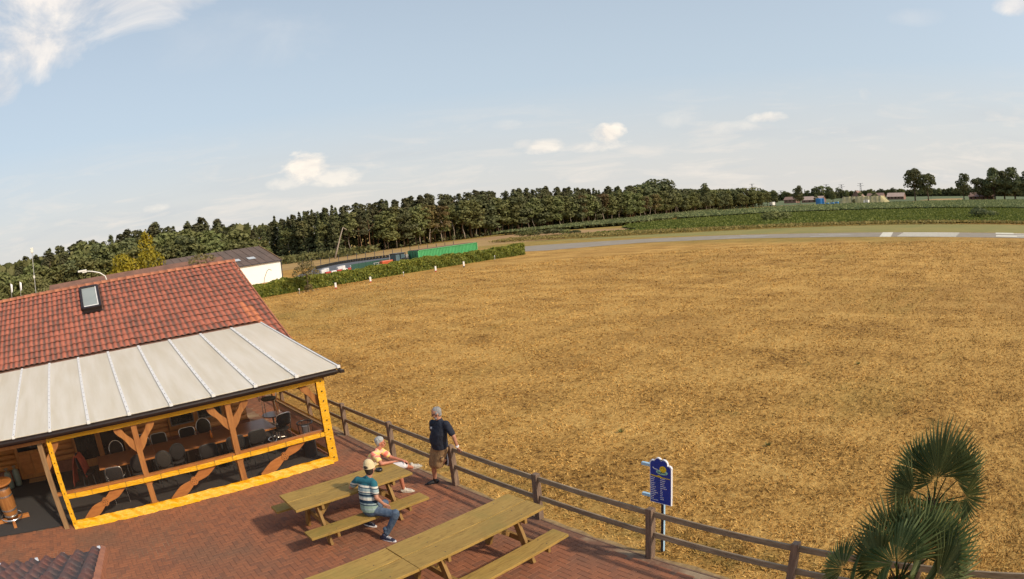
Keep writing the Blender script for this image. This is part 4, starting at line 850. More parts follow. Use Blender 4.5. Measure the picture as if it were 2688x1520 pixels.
# ------------------------------------------------------------------ picnic tables
def picnic(x0, y0, ang, L_, lab, flen=2.42):
    """x0,y0 = left end of the far edge of the top; the table runs along +x"""
    t = thing('picnic_table', lab, 'picnic table', (x0, y0, 0), ang, 'wooden picnic tables on the brick patio')
    W_ = .845; pw = W_ / 2 - .007; zt = .815
    def board(xa, xb, ya, yb, z1, th_, name):
        n = 14; V = []; F = []   # plank with slightly waney edges
        for k in range(n + 1):
            x = xa + (xb - xa) * k / n; e = lambda s_: random.gauss(0, .0016) if 0 < k < n else 0
            V += [(x, ya + e(0), z1), (x, yb + e(1), z1), (x, yb, z1 - th_), (x, ya, z1 - th_)]
        for k in range(n):
            a = 4 * k; F += [(a, a + 4, a + 5, a + 1), (a + 1, a + 5, a + 6, a + 2), (a + 2, a + 6, a + 7, a + 3), (a + 3, a + 7, a + 4, a)]
        F += [(0, 1, 2, 3), (4 * n + 3, 4 * n + 2, 4 * n + 1, 4 * n)]; b = MB(); b.add(V, F); o = b.build(name, 'plank', t, bev=.004); return o
    board(0, L_, -pw, 0, zt, .045, 'table_plank'); board(-.006, L_ + .004, -W_, -W_ + pw, zt, .045, 'table_plank')
    board(0, flen, -W_ - .134 - .327, -W_ - .134, .443, .045, 'bench_plank'); board(-.10, flen - .1, .134, .134 + .327, .443, .045, 'bench_plank')
    yc = -W_ / 2
    b = MB()
    for xi in (.465, L_ - .465):
        for yy in (-.10, -.32, -.52, -.74, -W_ - .2, -W_ - .38, .2, .38): zz = zt if -W_ < yy < 0 else .443; b.lathe([(.010, -.002), (.008, .003), (0, .004)], (xi + .06, yy, zz), 7)
    o = b.build('bolt_heads', 'darkgrey', t); o['kind'] = 'stuff'
    for xi in (.465, L_ - .465):
        for s_ in (-1, 1): b = MB(); b.beam((xi, yc + s_ * .52, 0), (xi, yc + s_ * .21, zt - .05), .055, .12, up=(0, 1, .3)); b.build('table_leg', 'tleg', t)
        b = MB(); b.beam((xi + .06, yc - .86, .345), (xi + .06, yc + .86, .345), .05, .10); b.build('cross_beam', 'tleg', t)
        b = MB(); b.beam((xi + .06, yc - .40, .72), (xi + .06, yc + .40, .72), .05, .09); b.build('top_cleat', 'tleg', t)
        sgn = 1 if xi < L_ / 2 else -1; b = MB(); b.beam((xi + .05, yc, .34), (xi + sgn * .50, yc, .75), .05, .07); b.build('diagonal_brace', 'tleg', t)
    return t
picnic(3.02, 10.244, R(-.69), 2.417, 'picnic table nearest the yellow curtain, where two people sit')
picnic(3.523, 7.233, R(1.38), 2.417, 'empty picnic table nearest the fence, end to end with another')
picnic(1.09, 7.17, R(1.2), 2.417, 'empty picnic table cut off by the bottom edge of the photo')
t = thing('ashtray', 'round black ashtray on the picnic table before the woman', 'ashtray', (5.03, 9.92, .815)); b = MB(); b.lathe([(0, 0), (.062, 0), (.068, .02), (.066, .045), (.055, .05), (.05, .022), (0, .018)], (0, 0, 0), 22); b.build('bowl', 'black', t, smooth=True)
b = MB(); b.tube([(.062 * math.cos(a), .062 * math.sin(a), .048) for a in np.linspace(0, 2 * math.pi, 23)], .005, 6, caps=False); b.build('rim', 'darkgrey', t)

# ------------------------------------------------------------------ blue sign behind the fence
sg = thing('price_board', 'blue ice cream price board with cloud shaped top on a pole', 'sign', (6.9, 4.87, 0)); SO = neg(sg)
MS = Matrix(((0, 0, 1, 6.850), (-1, 0, 0, 4.88), (0, 1, 0, 0), (0, 0, 0, 1)))   # local x to the viewer's right, y up
def cap_poly(w_, z0, zs, g=0):
    pts = [(-w_, z0), (w_, z0), (w_, zs - .06)]
    for cx_, cz_, r_, a0, a1 in ((w_ - .045, zs - .055, .045, 0, 1.6), (.055, zs + .005, .068 , -.2, 2.4), (-.045, zs + .035, .055, .4, 2.6), (-w_ + .05, zs - .01, .05, 1.2, 3.1)):
        for a in np.linspace(a0, a1, 7): pts.append((cx_ + (r_ + g) * math.cos(a), cz_ + (r_ + g) * math.sin(a)))
    pts.append((-w_, zs - .03)); return pts
b = MB(); b.prism(cap_poly(.195, .895, 1.56, .006), MS, .03); b.build('board_edge', 'signwhite', sg, SO)
MSf = MS @ Matrix.Translation((0, 0, -.004)); b = MB(); b.prism(cap_poly(.183, .907, 1.555, -.004), MSf, .004); b.build('board_face', 'signblue', sg, SO)
MSg = MS @ Matrix.Translation((0, 0, -.008)); MSh = MS @ Matrix.Translation((0, 0, -.012)); MSi = MS @ Matrix.Translation((0, 0, -.016))
def disc(cx_, cz_, rx, rz, n=18): return [(cx_ + rx * math.cos(a), cz_ + rz * math.sin(a)) for a in np.linspace(0, 2 * math.pi, n + 1)[:-1]]
b = MB(); b.prism(disc(.03, 1.432, .105, .040), MSg, .003); b.build('logo_cloud', 'signmint', sg, SO)
b = MB(); b.prism(disc(.05, 1.485, .060, .052), MSg @ Matrix.Translation((0, 0, -.002)), .003); b.build('sun_disc', 'signyellow', sg, SO)
def text(body, cx_, cz_, size, mat, parent, M, off=None, ext=.001, align='CENTER'):
    cu_ = bpy.data.curves.new('lettering', 'FONT'); cu_.body = body; cu_.size = size; cu_.align_x = align; cu_.align_y = 'CENTER'; cu_.extrude = ext
    o = bpy.data.objects.new('lettering', cu_); COL.objects.link(o); dg = bpy.context.evaluated_depsgraph_get(); me = bpy.data.meshes.new_from_object(o.evaluated_get(dg)); bpy.data.objects.remove(o)
    me.transform(M @ Matrix.Translation((cx_, cz_, 0))); o = link('lettering', me, mat, parent)
    if off: o.location = off
    return o
FL = Matrix(((1, 0, 0, 0), (0, 1, 0, 0), (0, 0, -1, 0), (0, 0, 0, 1)))
text('langnese', .03, 1.432, .048, 'signgreen', sg, MSi @ FL, SO)
for dx in (-.018, .018): b = MB(); b.prism(disc(.05 + dx, 1.50, .007, .009, 8), MSh, .003); b.build('small_dot', 'signgreen', sg, SO)
b = MB(); b.prism([(-.14, 1.50), (-.10, 1.475), (-.06, 1.475), (-.04, 1.465), (-.07, 1.462), (-.10, 1.465), (-.13, 1.478)], MSg, .003); b.prism([(-.05, 1.455), (-.02, 1.45), (-.03, 1.445)], MSg, .003); b.build('white_swash', 'signwhite', sg, SO)
b = MB(); b.prism([(-.175, 1.368), (.0, 1.352), (.175, 1.350), (.175, 1.340), (0, 1.338), (-.175, 1.352)], MSg, .003); b.prism([(-.07, 1.362), (-.02, 1.375), (.03, 1.352), (-.02, 1.348)], MSg, .0031); b.build('yellow_band', 'signyellow', sg, SO)
b = MB(); wl = [.07, .06, .055, .075, .06, .09, .075, .10, .125, .09, .065, .06, .135]; wr = [.085, .09, .075, .07, .095, .115, .035, .04, .042, .038, .06, .07, 0]
for k in range(13):
    z = 1.320 - k * .0315
    for xs, wd_ in ((-.172, wl[k]), (.0, wr[k])):
        x = xs
        while x < xs + wd_ - .008: l_ = min(random.uniform(.012, .034), xs + wd_ - x); b.prism([(x, z), (x + l_, z), (x + l_, z + .0095), (x, z + .0095)], MSg, .003); x += l_ + .005
b.build('price_lines', 'signwhite', sg, SO)['kind'] = 'stuff'
b = MB(); MT['signmid'] = simple('sign_mid_blue', (.05, .10, .34), (.04, .08, .3), 20, .4, 0)
for k in range(13): z = 1.320 - k * .0315; b.prism([(-.172 + wl[k] + .012, z), (-.022, z), (-.022, z + .008), (-.172 + wl[k] + .012, z + .008)], MSg, .003)
b.build('fine_print', 'signmid', sg, SO)['kind'] = 'stuff'
b = MB(); b.box((6.885, 4.845, 0), (6.925, 4.885, 1.55)); b.build('pole', 'signbar', sg, SO); b = MB(); b.box((6.881, 4.887, 0), (6.925, 4.893, .9)); b.box((6.878, 4.846, 0), (6.884, 4.886, .9)); b.build('pole_shade', 'signdark', sg, SO)  # thin dark strips: shade painted on the pole sides away from the sun
for z in (.965, 1.485): b = MB(); b.box((6.886, 4.90, z - .022), (6.93, 5.26, z + .022)); b.build('crossbar', 'signbar', sg, SO)

# ------------------------------------------------------------------ trees
def merge_leaf(parts, name): pass
def broad(seed, h=11, r=3.4, zb=3.2, n=1300, mat='leaf', size=.62, lumps=14):
    global RG; RG = np.random.default_rng(seed); bl = [(0, 0, (zb + h) / 2, r * .62, (h - zb) * .40)]
    for k in range(lumps):
        a = RG.random() * 6.283; q = RG.random(); z = zb + (h - zb) * (.12 + .76 * RG.random()); env = math.sqrt(max(.08, 1 - ((z - (zb + h) / 2) / ((h - zb) / 2)) ** 2)) * r
        bl.append((math.cos(a) * env * .62, math.sin(a) * env * .62, z, r * (.28 + .2 * q), r * (.22 + .18 * q)))
    bl.append((RG.normal() * .3, RG.normal() * .3, h - r * .3, r * .38, r * .32))
    C, nn, rn = crown_pts(bl, n); return leaf_quads(C, nn, size, rn, 'crown', mat)
def pine(seed, h=13, r=2.3, zb=6.5, n=1200, mat='leafp'):
    global RG; RG = np.random.default_rng(seed); bl = []
    for k in range(16): z = zb + (h - zb) * RG.random() ** .8; rr = r * (1.08 - .86 * (z - zb) / (h - zb)); a = RG.random() * 6.28; bl.append((math.cos(a) * rr * .6, math.sin(a) * rr * .6, z, rr * .5 + .25, .38 + .3 * RG.random()))
    for k in range(5): bl.append((RG.normal() * .15 + .12 * k * math.cos(seed), RG.normal() * .15 + .12 * k * math.sin(seed), h - .55 * k - .1, .20 + .20 * k, .62))
    C, nn, rn = crown_pts(bl, n, .5); nn[:, 2] += .5; return leaf_quads(C, nn, .42, rn, 'crown', mat)
def spruce(seed, h=13, r=2.4, n=1000, mat='leafd', zb=.6):
    global RG; RG = np.random.default_rng(seed); t = RG.random(n) ** .75; z = h - (h - zb) * t; lay = .78 + .22 * np.sin(z * 4.2 + RG.random() * 6); rad = (r * t * lay + .12) * (1 - .3 * RG.random(n) ** 2); a = RG.random(n) * 6.283
    C = np.column_stack([rad * np.cos(a), rad * np.sin(a), z - .18 * rad]); nn = np.column_stack([np.cos(a) * .6, np.sin(a) * .6, np.full(n, .8)]) + RG.normal(size=(n, 3)) * .35
    return leaf_quads(C, nn, .5 , np.clip(RG.random(n), 0, 1), 'crown', mat)
def trunk(name, h, r0, mat, limbs=6, top=None, seed=1, zl=.4, bend=.3):
    rr = random.Random(seed); b = MB(); pts = [(bend * math.sin(k * 1.3 + seed) * k / 6, bend * math.cos(k * 1.1 + seed * 2) * k / 6, h * k / 6) for k in range(7)]
    b.tube(pts, [r0 * (1 - .12 * k) for k in range(7)], 7)
    for k in range(limbs):
        i = rr.uniform(zl, .95); p = Vector(pts[int(i * 6)]); a = rr.uniform(0, 6.28); ln = rr.uniform(1, 2.4) * h / 9
        b.tube([p, p + Vector((math.cos(a) * ln * .5, math.sin(a) * ln * .5, ln * .35)), p + Vector((math.cos(a) * ln, math.sin(a) * ln, ln * .9))], [r0 * .42, r0 * .3, r0 * .12], 5)
    me = b.mesh(name, True); me.materials.append(MT[mat]); return me
CR = dict(oakA=broad(11, 11, 3.4, 1.6, 1700, 'leaf', .55, 18), oakB=broad(12, 10.5, 3.1, 1.2, 1600, 'leaf', .55, 18), birchA=broad(13, 11, 2.5, 3.6, 1100, 'leafb', .5), birchB=broad(14, 10.5, 2.3, 4.0, 950, 'leafb', .5), darkA=broad(15, 11.5, 3.3, 1.4, 1600, 'leafd', .55, 18), rusty=broad(16, 10.5, 2.4, 3.6, 900, 'leafbr', .5),
          pineA=pine(21), pineB=pine(22, 13, 2.2, 6.0, 1200), pineC=pine(23, 12.6, 2.6, 5.5, 1000), spruceA=spruce(31), spruceB=spruce(32, 13, 2.0))
TK = dict(bark=trunk('trunk', 7.5, .17, 'bark', seed=2), pale=trunk('trunk', 8.0, .13, 'pbark', seed=3, bend=.5), pale2=trunk('trunk', 8.0, .12, 'pbark', seed=8, bend=.8), pine=trunk('trunk', 10.5, .16, 'pinebark', 4, seed=4, zl=.7, bend=.25), spr=trunk('trunk', 9, .15, 'bark', 0, seed=5))
FT = dict(oakA='bark', oakB='bark', birchA='pale', birchB='pale2', darkA='bark', rusty='pale', pineA='pine', pineB='pine', pineC='pine', spruceA='spr', spruceB='spr')
def tree(kind, x, y, h, base, lab, group, wd=1.0, name=None):
    nm = name or {'oak': 'broadleaf_tree', 'dark': 'broadleaf_tree', 'bir': 'birch_tree', 'rus': 'birch_tree', 'pin': 'pine_tree', 'spr': 'spruce_tree'}[kind[:3] if kind[:3] != 'dar' else 'dark']
    t = thing(nm, lab, 'tree', (x, y, 0), random.uniform(0, 6.28), group); s_ = h / base; t.scale = (s_ * wd, s_ * wd, s_)
    o = bpy.data.objects.new('crown', CR[kind]); COL.objects.link(o); o.parent = t; o = bpy.data.objects.new('trunk', TK[FT[kind]]); COL.objects.link(o); o.parent = t; return t
def edge_y(x):
    xs = [40, 59, 69, 91, 121, 152, 202, 260, 291, 328, 345]; ys = [170, 160, 141, 139, 141, 140, 144, 152, 156, 142, 140]; return float(np.interp(x, xs, ys))
def top_h(x): return float(np.interp(x, [44, 52, 62, 70, 85, 110, 140, 177, 200, 224, 240, 265, 327], [9.4, 9.9, 11.6, 12.3, 12.7, 13.2, 13.2, 12.4, 12.5, 13.4, 11.5, 11, 9.6]))
random.seed(5)
LB = {'bro': 'broad green tree in the front edge of the long wood behind the field', 'bir': 'pale stemmed birch in the front edge of the long wood', 'rus': 'rusty brown tinged tree in the front edge of the long wood', 'pin': 'dark pine rising in the rows of the long wood', 'spr': 'pointed dark spruce in the long wood at its left end'}
x = 62.0
while x < 332:
    k = random.choice(['birchA', 'birchB', 'oakA', 'oakB', 'birchA', 'darkA'] if x < 215 else ['oakA', 'darkA', 'birchB', 'oakB']); 
    if random.random() < .07: k = 'rusty'
    if 74 < x < 82: k = 'pineC'
    f = {'oa': 'bro', 'da': 'bro', 'bi': 'bir', 'ru': 'rus', 'pi': 'pin'}[k[:2]]; H = top_h(x) * random.uniform(.70, .92)
    tree(k, x + random.uniform(-.8, .8), edge_y(x) + 2.2 + random.uniform(-1.2, 1.2), H, 11 if f != 'pin' else 13, LB[f], 'trees of the long wood: ' + f, random.uniform(1.2, 1.5)); x += random.uniform(2.3, 3.3) * (1 + max(0, x - 150) / 170)
x = 60.0
while x < 330:
    k = random.choice(['pineA', 'pineB', 'pineC', 'spruceB', 'pineA'] if x < 205 else ['darkA', 'oakA', 'pineC', 'darkA']); f = {'pi': 'pin', 'sp': 'spr', 'da': 'bro', 'oa': 'bro'}[k[:2]]
    fac = random.uniform(.94, 1.02); hh = 5.25 + (top_h(x) - 5.25) * 1.055
    if 222 < x < 232: fac = 1.12
    tree(k, x, edge_y(x) + 7.5 + random.uniform(-1.5, 1.5), hh * fac, 13 if f in ('pin', 'spr') else 11, LB[f], 'trees of the long wood: ' + f, random.uniform(1.25, 1.6)); x += random.uniform(1.6, 2.4) * (1 + max(0, x - 150) / 130)
x = 44.0
while x < 70:
    for dy in (0, 5):
        hh = 5.25 + (top_h(x) - 5.25) * (edge_y(x) + dy) / 142; tree(random.choice(['spruceA', 'spruceB', 'spruceA', 'spruceB']), x + random.uniform(-.6, .6), edge_y(x) + 2 + dy + random.uniform(-1, 1), hh * random.uniform(.86, 1.07), 13, LB['spr'], 'trees of the long wood: spr', 1.25)
    x += 2.1
tree('darkA', 226, edge_y(226) + 3, 15.2, 11, 'tall domed tree standing above the right part of the long wood', None, 1.15); tree('darkA', 263, edge_y(263) - 1, 13.2, 11, 'round dark tree standing proud near the right end of the long wood', None, .95)
# leaning bare birch and scots pine stems at the edge
t = thing('leaning_birch', 'bare leaning birch trunk sticking out in front of the long wood', 'tree', (62.8, 130.5, 0)); b = MB(); b.tube([(0, 0, 0), (.9, 0, 2.2), (1.9, 0, 4.7), (2.9, 0, 6.9)], [.22, .19, .15, .11], 7); b.tube([(2.9, 0, 6.9), (3.9, 0, 6.2)], [.11, .09], 6); b.build('trunk', 'pbark', t, smooth=True)
# shaded heart of the wood
def mass(name, poly, n, z0, z1, size, mat, lab):
    P = scatter(poly, n); k = len(P); z = z0 + (z1 - z0) * RG.random(k); me = leaf_quads(np.column_stack([P, z]), RG.normal(size=(k, 3)) + [0, -.6, .2], size, RG.random(k), name, mat); o = link(name, me, None); tag(o, lab, 'wood' if 'wood' in name else 'bushes', None, 'stuff')
xs = list(range(50, 340, 10)); fr = [(x, edge_y(x) + 9) for x in xs]; bk = [(x, edge_y(x) + 20) for x in xs]
mass('wood_interior', fr + bk[::-1], 30000, .3, 10.8, 1.4, 'leaf', 'dark heart of the long wood seen between the stems')
mass('wood_undergrowth', [(x, edge_y(x) - .8) for x in xs] + [(x, edge_y(x) + 5) for x in xs][::-1], 2600, 0, 1.3, .6, 'leafd', 'low dark bushes along the foot of the long wood')
mass('bush_fringe', [(52, 142), (60, 137), (68, 133), (80, 138), (78, 141), (68, 142), (58, 158), (50, 165)], 2000, 0, 1.7, .8, 'leaf', 'fringe of light green bushes at the left foot of the wood')
# left wood behind the clubhouse
random.seed(9)
lt = [(104, 9.8), (99.5, 9.6), (97, 9.2), (93, 10.6), (88, 10.7), (84, 10.9), (80.5, 11.3), (77, 11.1), (74.5, 10.1), (72.5, 8.8), (71, 7.3)]
def lh(a): return float(np.interp(a, [q[0] for q in lt][::-1], [q[1] for q in lt][::-1]))
for row, (dd, ks, fh) in enumerate(((100, ['oakA', 'oakB', 'birchA', 'oakB', 'darkA'], .76), (106, ['oakA', 'oakB', 'pineC', 'darkA', 'oakA'], .90), (113, ['pineA', 'pineC', 'oakB', 'oakA', 'pineB'], .97), (119, ['pineA', 'spruceB', 'pineB', 'spruceB', 'spruceA'], 1.0))):
    a = 71.2 + row * .4
    while a < 103:
        k = random.choice(ks); f = {'oa': 0, 'da': 0, 'bi': 0, 'pi': 1, 'sp': 1}[k[:2]]; H = (5.25 + (lh(a) - 5.25) * dd / 110) * fh * random.uniform(.95, 1.03)
        tree(k, dd * math.cos(R(a)), dd * math.sin(R(a)), H, 13 if f else 11, ['broad green tree of the dense wood behind the clubhouse roof', 'dark conifer top of the dense wood behind the clubhouse roof'][f], ['broad trees behind the clubhouse', 'conifers behind the clubhouse'][f], 1.5 if not f else 1.75); a += random.uniform(1.3, 1.9)
mass('left_wood_interior', [(dd * math.cos(R(a)), dd * math.sin(R(a))) for dd, rng in ((108, range(72, 104, 3)), (120, range(103, 71, -3))) for a in rng], 12000, .5, 9.0, 1.4, 'leaf', 'dark heart of the wood behind the clubhouse roof')
# single trees near the buildings
def single(name, lab, x, y, blobs, n, size, mat, tr, seed, rz=0):
    global RG; RG = np.random.default_rng(seed); t = thing(name, lab, 'tree', (x, y, 0), rz); C, nn, rn = crown_pts(blobs, n, .45); me = leaf_quads(C, nn, size, rn, 'crown', mat); o = link('crown', me, None, t)
    b = MB(); b.tube([(0, 0, 0), (.05, 0, tr[0] * .5), (0, .05, tr[0])], [tr[1], tr[1] * .7, tr[1] * .35], 7)
    for k in range(7): a = k * 2.4; zz = tr[0] * (.35 + .08 * k); b.tube([(0, 0, zz), (math.cos(a) * tr[2], math.sin(a) * tr[2], zz + tr[2] * .9)], [tr[1] * .4, tr[1] * .12], 5)
    b.build('trunk', 'bark', t, smooth=True); return t
single('yellow_tree', 'yellow-green tree with two peaks rising behind the clubhouse ridge', 5.0, 45.0, [(.95, 0, 5.9, .62, 1.05), (.9, 0, 6.7, .28, .5), (1.1, 0, 4.7, 1.15, 1.1), (1.5, 0, 3.6, 1.1, 1.0), (-.9, 0, 5.1, .85, .75), (-1.2, .2, 4.1, 1.1, .9), (-.3, 0, 4.3, 1.2, 1.1), (-1.9, 0, 3.7, .6, .6), (.1, 0, 3.0, 1.9, 1.3)], 4200, .17, 'leafy', (5.5, .12, .9), 41).scale = (1.14, 1.14, 1.06)
single('small_green_tree', 'small green tree at the left edge behind the ridge near the mast', -4.5, 58, [(0, 0, 5.2, 1.0, .8), (-.9, 0, 4.6, 1.0, .8), (1.0, 0, 4.4, .9, .7), (0, 0, 3.8, 1.7, 1.0), (1.9, 0, 3.9, .7, .6)], 2200, .22, 'leafb', (4.5, .1, .8), 42)
single('garden_shrub', 'small pale shrub showing above the clubhouse ridge at its right end', 8.3, 36, [(0, 0, 5.0, .5, .3), (.6, 0, 4.9, .4, .25), (-.5, 0, 4.9, .35, .25), (0, 0, 4.3, .7, .5)], 500, .12, 'leafs', (4.2, .05, .4), 43)
t = single('hedge_tree', 'small sparse olive coloured tree in front of the hedge', 25.0, 59.3, [(0, 0, 2.35, .75, .5), (-.8, 0, 2.2, .6, .42), (.8, 0, 2.1, .6, .42), (-.4, 0, 2.8, .5, .3), (.5, 0, 2.75, .5, .28), (-1.3, 0, 1.8, .4, .3), (1.2, 0, 1.75, .4, .3), (0, 0, 1.7, .8, .35)], 1500, .12, 'leafs', (2.2, .06, .7), 44)
t = thing('shrub_mound', 'round low shrub with pale stones at the foot of the sparse tree', 'shrub', (25.0, 59.1, 0)); C, nn, rn = crown_pts([(0, 0, .3, .5, .42)], 400); link('foliage', leaf_quads(C, nn, .13, rn, 'foliage', 'leafs'), None, t)
for k in range(5): b = MB(); b.lathe([(.0, 0), (.16, .02), (.13, .09), (0, .12)], ((-1.4 + k * .55), -.5 - .1 * (k % 2), 0), 7); b.build('stone', 'sand', t)
# hedge
def hedge():
    global RG; RG = np.random.default_rng(50); t = thing('hedge', 'long clipped laurel hedge in front of the karting track', 'hedge', (38, 61.6, 0)); n = 42000; x = 13 + 43.8 * RG.random(n); top = 1.27 + .07 * np.sin(x * 1.7) + .05 * np.sin(x * 4.1) - .12 * (x < 22) + .10 * np.sin(x * .35); u = RG.random(n)
    fr_ = u < .62; z = np.where(fr_, top * RG.random(n) ** .85, top + RG.normal(size=n) * .05); y = np.where(fr_, 60.9 + RG.normal(size=n) * .07 + .06 * np.sin(x * 3.3 + z * 4), 60.9 + 1.4 * RG.random(n)); end = RG.random(n) < .02; x = np.where(end, 56.8 + RG.normal(size=n) * .06, x); y = np.where(end, 60.9 + 1.4 * RG.random(n), y)
    C = np.column_stack([x - 38, y - 61.6, z]); nn = np.where(fr_[:, None], np.array([[0, -1, .3]]), np.array([[0, -.2, 1]])) + RG.normal(size=(n, 3)) * .55
    link('foliage', leaf_quads(C, nn, .24, np.clip(RG.random(n) * .8 + .3 * (z / 1.4) ** 2, 0, 1), 'foliage', 'leafh'), None, t)
    b = MB(); b.box((-24.9, -.55, 0), (18.7, .6, 1.12)); b.build('dark_core', 'bark', t)  # solid dark box added as the shade between the leaves
hedge()
for (x, y, h_, lab) in ((27.0, 56.7, .60, 'first broad white marker post from the sparse tree along the hedge'), (31.2, 56.9, .60, 'second broad white marker post from the sparse tree along the hedge'), (39.5, 56.8, .62, 'third broad white marker post from the sparse tree along the hedge'), (43.3, 56.6, .66, 'last broad white marker post with dark foot, nearest the hedge end')):
    t = thing('marker_post', lab, 'marker post', (x, y, 0), .1, 'white marker posts along the hedge'); b = MB(); b.box((-.11, -.04, .14), (.11, .04, h_)); b.build('board', 'whitem', t); b = MB(); b.box((-.09, -.03, 0), (.09, .03, .14)); b.build('foot', 'redm' if h_ < .65 else 'black', t)
for (x, y, lab) in ((23.3, 57.6, 'thin pale stake left of the sparse tree'), (35.4, 57.0, 'thin pale stake between the second and third white posts'), (50.5, 59.6, 'thin stake close to the right end of the hedge')):
    t = thing('thin_stake', lab, 'stake', (x, y, 0), 0, 'thin stakes along the hedge'); b = MB(); b.box((-.02, -.02, 0), (.02, .02, .5)); b.build('rod', 'steel', t); b = MB(); b.box((-.06, -.03, .45), (.06, .03, .55)); b.build('cap', 'whitem', t)

# ------------------------------------------------------------------ container, tractor, kart track, white hall
t = thing('shipping_container', 'bright green corrugated shipping container behind the hedge', 'container', (47.2, 65.7, 0)); o_ = neg(t)
b = MB(); x0, x1, y0, y1, zt = 42.5, 51.9, 64.5, 66.9, 2.24
for k in range(40):
    xa = x0 + .1 + (x1 - x0 - .2) * k / 40; xb = x0 + .1 + (x1 - x0 - .2) * (k + 1) / 40; w_ = xb - xa
    b.add([(xa, y0 + .03, .1), (xa + w_ * .3, y0 + .03, .1), (xa + w_ * .45, y0 + .10, .1), (xa + w_ * .85, y0 + .10, .1), (xb, y0 + .03, .1), (xa, y0 + .03, zt - .08), (xa + w_ * .3, y0 + .03, zt - .08), (xa + w_ * .45, y0 + .10, zt - .08), (xa + w_ * .85, y0 + .10, zt - .08), (xb, y0 + .03, zt - .08)], [(0, 1, 6, 5), (1, 2, 7, 6), (2, 3, 8, 7), (3, 4, 9, 8)])
b.build('side_wall', 'container', t, o_); b = MB(); b.box((x0, y0 + .12, .1), (x1, y1, zt - .02)); b.build('box_body', 'container_shade', t, o_)
b = MB()
for (xa, xb) in ((x0, x0 + .12), (x1 - .12, x1)): b.box((xa, y0, 0), (xb, y0 + .12, zt))
b.box((x0, y0, zt - .08), (x1, y0 + .08, zt)); b.box((x0, y0, .02), (x1, y0 + .08, .12)); b.build('frame', 'container', t, o_)
b = MB(); b.box((x0 + .1, y0 + .1, zt - .015), (x1 - .1, y1 - .1, zt + .03)); b.build('roof', 'brownroof', t, o_)
for yy in (y0 + .65, y0 + 1.25, y0 + 1.85): b = MB(); b.box((x0 - .03, yy - .02, .1), (x0, yy + .02, zt - .1)); b.build('door_bar', 'signdark', t, o_)
t = thing('tractor', 'tractor with dark glazed cab and orange red bonnet behind the hedge', 'tractor', (40.0, 65.3, .22)); b = MB(); b.box((-2.5, -.35, .75), (-.9, .35, 1.35)); b.build('bonnet', 'tractor', t, bev=.08); b = MB(); b.add([(-.85, -.7, .9), (.75, -.7, .9), (.75, .7, .9), (-.85, .7, .9), (-.65, -.6, 1.9), (.6, -.6, 1.9), (.6, .6, 1.9), (-.65, .6, 1.9)], [(0, 3, 2, 1), (4, 5, 6, 7), (0, 1, 5, 4), (1, 2, 6, 5), (2, 3, 7, 6), (3, 0, 4, 7)]); b.build('cab', 'cab', t)
b = MB(); b.box((-.78, -.72, 1.9), (.72, .72, 2.02)); b.build('cab_roof', 'black', t, bev=.03)
for q in (-.80, -.05, .66): b = MB(); b.box((q, -.725, .9), (q + .07, -.66, 1.92)); b.build('cab_pillar', 'black', t)
for (x, z, r_) in ((-2.0, .45, .45), (.45, .7, .7)):
    for s_ in (-1, 1): b = MB(); n = 20; b.tube([(x, s_ * .85 - .18, z), (x, s_ * .85 + .18, z)], r_, n); b.build('wheel', 'tyre', t)
b = MB(); b.tube([(-1.3, -.2, 1.3), (-1.3, -.2, 2.0)], .04, 6); b.build('exhaust', 'steel', t)
t = thing('loader_frame', 'pale metal rack standing left of the tractor', 'rack', (37.6, 65.6, 0)); b = MB()
for k in range(4): b.box((-.9 + .6 * k, -.04, 0), (-.82 + .6 * k, .04, 1.45))
for z in (.9, 1.15, 1.4): b.box((-.98, -.06, z), (1.0, .02, z + .06))
b.build('bars', 'steel', t)
t = thing('grey_trailer', 'trailer under a grey tarpaulin right of the tractor', 'trailer', (42.0, 66.9, 0)); b = MB(); b.add([(-1.9, -.6, .5), (.35, -.6, .5), (.35, .9, .5), (-1.9, .9, .5), (-1.4, -.45, 1.62), (.3, -.5, 1.85), (.3, .7, 1.85), (-1.4, .7, 1.62)], [(4, 5, 6, 7), (0, 1, 5, 4), (1, 2, 6, 5), (2, 3, 7, 6), (3, 0, 4, 7)]); b.build('tarpaulin', 'greytarp', t, bev=.05)
for x in (-1.2, -.2): b = MB(); b.tube([(x, -.62, .32), (x, -.45, .32)], .32, 16); b.build('wheel', 'tyre', t)
t = thing('green_fence_panel_wall', 'long low dark green sheet wall behind the tractor', 'wall', (39, 68, 0)); 
for k in range(9): b = MB(); b.box((-4.2 + k * 1.05, -.03, 0), (-3.18 + k * 1.05, .03, 1.55 + .04 * k / 8)); b.build('sheet_panel', 'dgreen', t)
gsheet('kart_track', [(33, 74), (44, 74), (50, 86), (60, 96), (60, 106), (52, 112), (46, 104), (38, 92), (32, 82)], .006, 'kart', 'grey asphalt of the karting track behind the hedge')
random.seed(3)
for k in range(9):
    x = 34.6 + k * 1.02; y = 74.6 + k * .35; t = thing('barrier_block', ['red', 'white'][k % 2] + ' block in the low red and white barrier, number %s from its left end' % ['one', 'two', 'three', 'four', 'five', 'six', 'seven', 'eight', 'nine'][k], 'track barrier', (x, y, 0), .33, 'red and white barrier blocks at the kart track'); b = MB(); b.add([(-.5, -.25, 0), (.5, -.25, 0), (.5, .25, 0), (-.5, .25, 0), (-.47, -.14, .72), (.47, -.14, .72), (.47, .14, .72), (-.47, .14, .72)], [(0, 3, 2, 1), (4, 5, 6, 7), (0, 1, 5, 4), (1, 2, 6, 5), (2, 3, 7, 6), (3, 0, 4, 7)]); b.build('block_body', 'redm' if k % 2 == 0 else 'whitem', t, bev=.03); b = MB(); b.box((-.3, -.262, .02), (.3, -.238, .14)); b.build('foot_slot', 'black', t)
b = MB()
